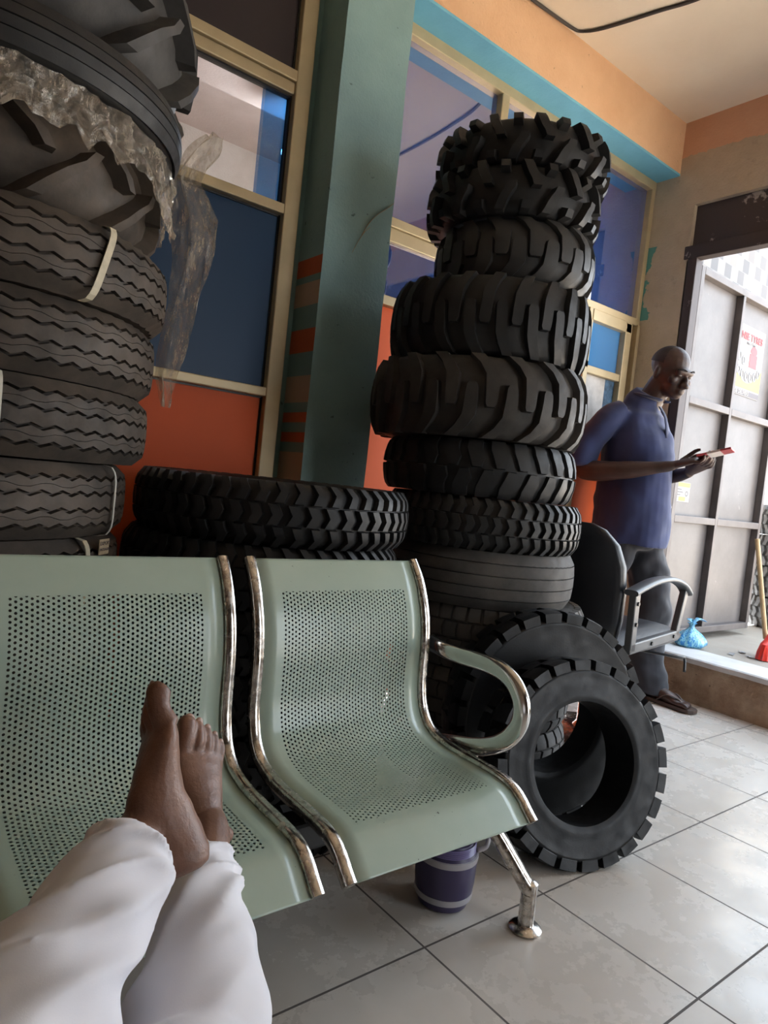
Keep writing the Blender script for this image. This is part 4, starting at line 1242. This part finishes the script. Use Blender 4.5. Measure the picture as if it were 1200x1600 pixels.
# shins
KL = (.03,.475,.452); KR = (.292,.573,.375)
AL = tuple(po + QL(.24,.075,0)); AR = tuple(po + QR(.24,.075,0))
def lerp(a, b_, f): return Vector(a)*(1-f)+Vector(b_)*f
HPL = (-.20,.10,.50); HPR = (.09,.13,.46)
for A, K, Hp in ((AL, KL, HPL), (AR, KR, HPR)):
    fb.tube([G(lerp(A,K,-.09)), G(A), G(lerp(A,K,.12)), G(lerp(A,K,.35)), G(lerp(A,K,.6)), G(lerp(A,K,.85)), G(K), G(lerp(K,Hp,.3)), G(lerp(K,Hp,.7)), G(Hp)], [.026,.033,.034,.040,.054,.056,.056,.062,.075,.08], smooth=4)
fb.tube([G((-.28,.16,.52)), G((-.06,.12,.50)), G((.17,.06,.49))], [.09,.11,.09], smooth=4)
o = fb.build('body', SK2, pt, smooth=True); remesh(o, .0030, 3)
TN = mat('toenail', (.34,.20,.15), .35)
for nails, (t, s, med) in ((nl, fl), (nr, frr)):
    R3 = Matrix((med, t, -s)).transposed()
    for p, rr in nails:
        m = MB(); m.ell(p, (rr*.72, rr*.85, rr*.30), rot=R3); m.build('toenail', TN, o, smooth=True)
# white trousers
wt = MB()
def trouser(A, K, Hp, f0, sc=1.0, up=(0,0,1), fold=None):
    pts = [lerp(A,K,f0), lerp(A,K,f0+.012), lerp(A,K,f0+.10), lerp(A,K,.35), lerp(A,K,.55), lerp(A,K,.8), Vector(K), lerp(K,Hp,.3), lerp(K,Hp,.65), Vector(Hp)]
    rad = [.043,.047,.050,.059,.070,.080,.085,.090,.096,.11]
    wt.tube([G(p) for p in pts], [(r*sc, r*sc) for r in rad], smooth=10, seg=64, up=up, fold=fold)
def folds(seed):
    def fn(f, a):
        x, y = math.cos(a), math.sin(a)
        q = noise.noise((x*.9+f*5.5, y*.9-f*4.0, f*4+seed))
        r_ = (1-abs(q)*3.2)
        q2 = noise.noise((x*1.5, y*1.5, f*13+seed*2))
        return .0085*max(r_, -.3) + .004*q2
    return fn
trouser(AL, KL, HPL, .05, fold=folds(3.3)); trouser(AR, KR, HPR, .16, .92, fold=folds(8.1))
wt.tube([G((-.32,.19,.52)), G((-.06,.12,.51)), G((.20,.03,.49))], [.10,.125,.10], smooth=4, seg=24)
def white():
    t = NT('white_cotton')
    f = t.ramp(t.noise(6, 4), [(.3, 0), (.7, 1)])
    t.l(t.mix(f, (.70,.70,.76), (.77,.77,.82)), t.b.inputs['Base Color'])
    t.set(Roughness=.85, **{'Sheen Weight': .15})
    t.bump(t.noise(700, 2), .1, .001)
    return t.m
o = wt.build('white_trousers', white(), pt, smooth=True); remesh(o, .004, 3)

# ------------------------------------------------------------------ light
w = bpy.data.worlds.new('sky'); scn.world = w; w.use_nodes = True
nt = w.node_tree; bgn = nt.nodes['Background']
tc = nt.nodes.new('ShaderNodeTexCoord'); sp = nt.nodes.new('ShaderNodeSeparateXYZ'); nt.links.new(tc.outputs['Generated'], sp.inputs[0])
rp = nt.nodes.new('ShaderNodeValToRGB'); nt.links.new(sp.outputs[2], rp.inputs[0])
rp.color_ramp.elements[0].position = 0; rp.color_ramp.elements[0].color = (.90,.95,1.0,1)
rp.color_ramp.elements[1].position = .7; rp.color_ramp.elements[1].color = (.70,.84,1.0,1)
nt.links.new(rp.outputs[0], bgn.inputs[0]); bgn.inputs[1].default_value = 3.4

def area(name, loc, rot, sx, sy, power, col=(1,1,1), portal=False):
    l = bpy.data.lights.new(name, 'AREA'); l.shape = 'RECTANGLE'; l.size = sx; l.size_y = sy; l.energy = power; l.color = col
    if portal: l.cycles.is_portal = True
    o = bpy.data.objects.new(name, l); o.location = loc; o.rotation_euler = rot
    return link(o)
area('door_portal', (E+.10, .84, 1.31), (0, PI/2, 0), 2.15, 2.4, 1, portal=True)
area('front_portal', (2.85, -2.45, 1.25), (-PI/2, 0, 0), 1.1, 2.5, 1, portal=True)
sun = bpy.data.lights.new('sun', 'SUN'); sun.energy = 48; sun.angle = .02; sun.color = (1.0,.92,.80)
so = link(bpy.data.objects.new('sun', sun)); so.rotation_euler = Vector((.10,-.45,-.88)).to_track_quat('-Z','Y').to_euler()
pl = bpy.data.lights.new('store_bulb', 'POINT'); pl.energy = 9; pl.shadow_soft_size = .03; pl.color = (.9,.95,1)
link(bpy.data.objects.new('store_bulb', pl)).location = (1.70, 3.19, 2.50)

# ------------------------------------------------------------------ camera
cam = bpy.data.cameras.new('camera'); co = link(bpy.data.objects.new('camera', cam))
cam.sensor_fit = 'VERTICAL'; cam.sensor_height = 24.0
cam.lens = 24.0*1066.74/1600
cam.clip_start = .05; cam.clip_end = 100
Xc = Vector((.78292, -.61263, .10727)); 
def vpdir(x, y): v = Vector((x-600, -(y-800), -1066.74)); return v.normalized()
ex = vpdir(1950, 897); ey = vpdir(-233, 662); ey = (ey - ex*ex.dot(ey)).normalized(); ez = ex.cross(ey)
Rm = Matrix((ex, ey, ez))        # rows: world axes seen by the camera
co.matrix_world = Matrix.Translation((0,0,H)) @ Rm.to_4x4()
scn.camera = co
vs = scn.view_settings
vs.view_transform = 'Standard'; vs.look = 'None'; vs.exposure = 1.0; vs.gamma = 1.0; vs.use_curve_mapping = False
scn.cycles.max_bounces = 10; scn.cycles.diffuse_bounces = 5; scn.cycles.glossy_bounces = 4; scn.cycles.transparent_max_bounces = 24
scn.cycles.use_denoising = True
scn.cycles.sample_clamp_indirect = 8.0
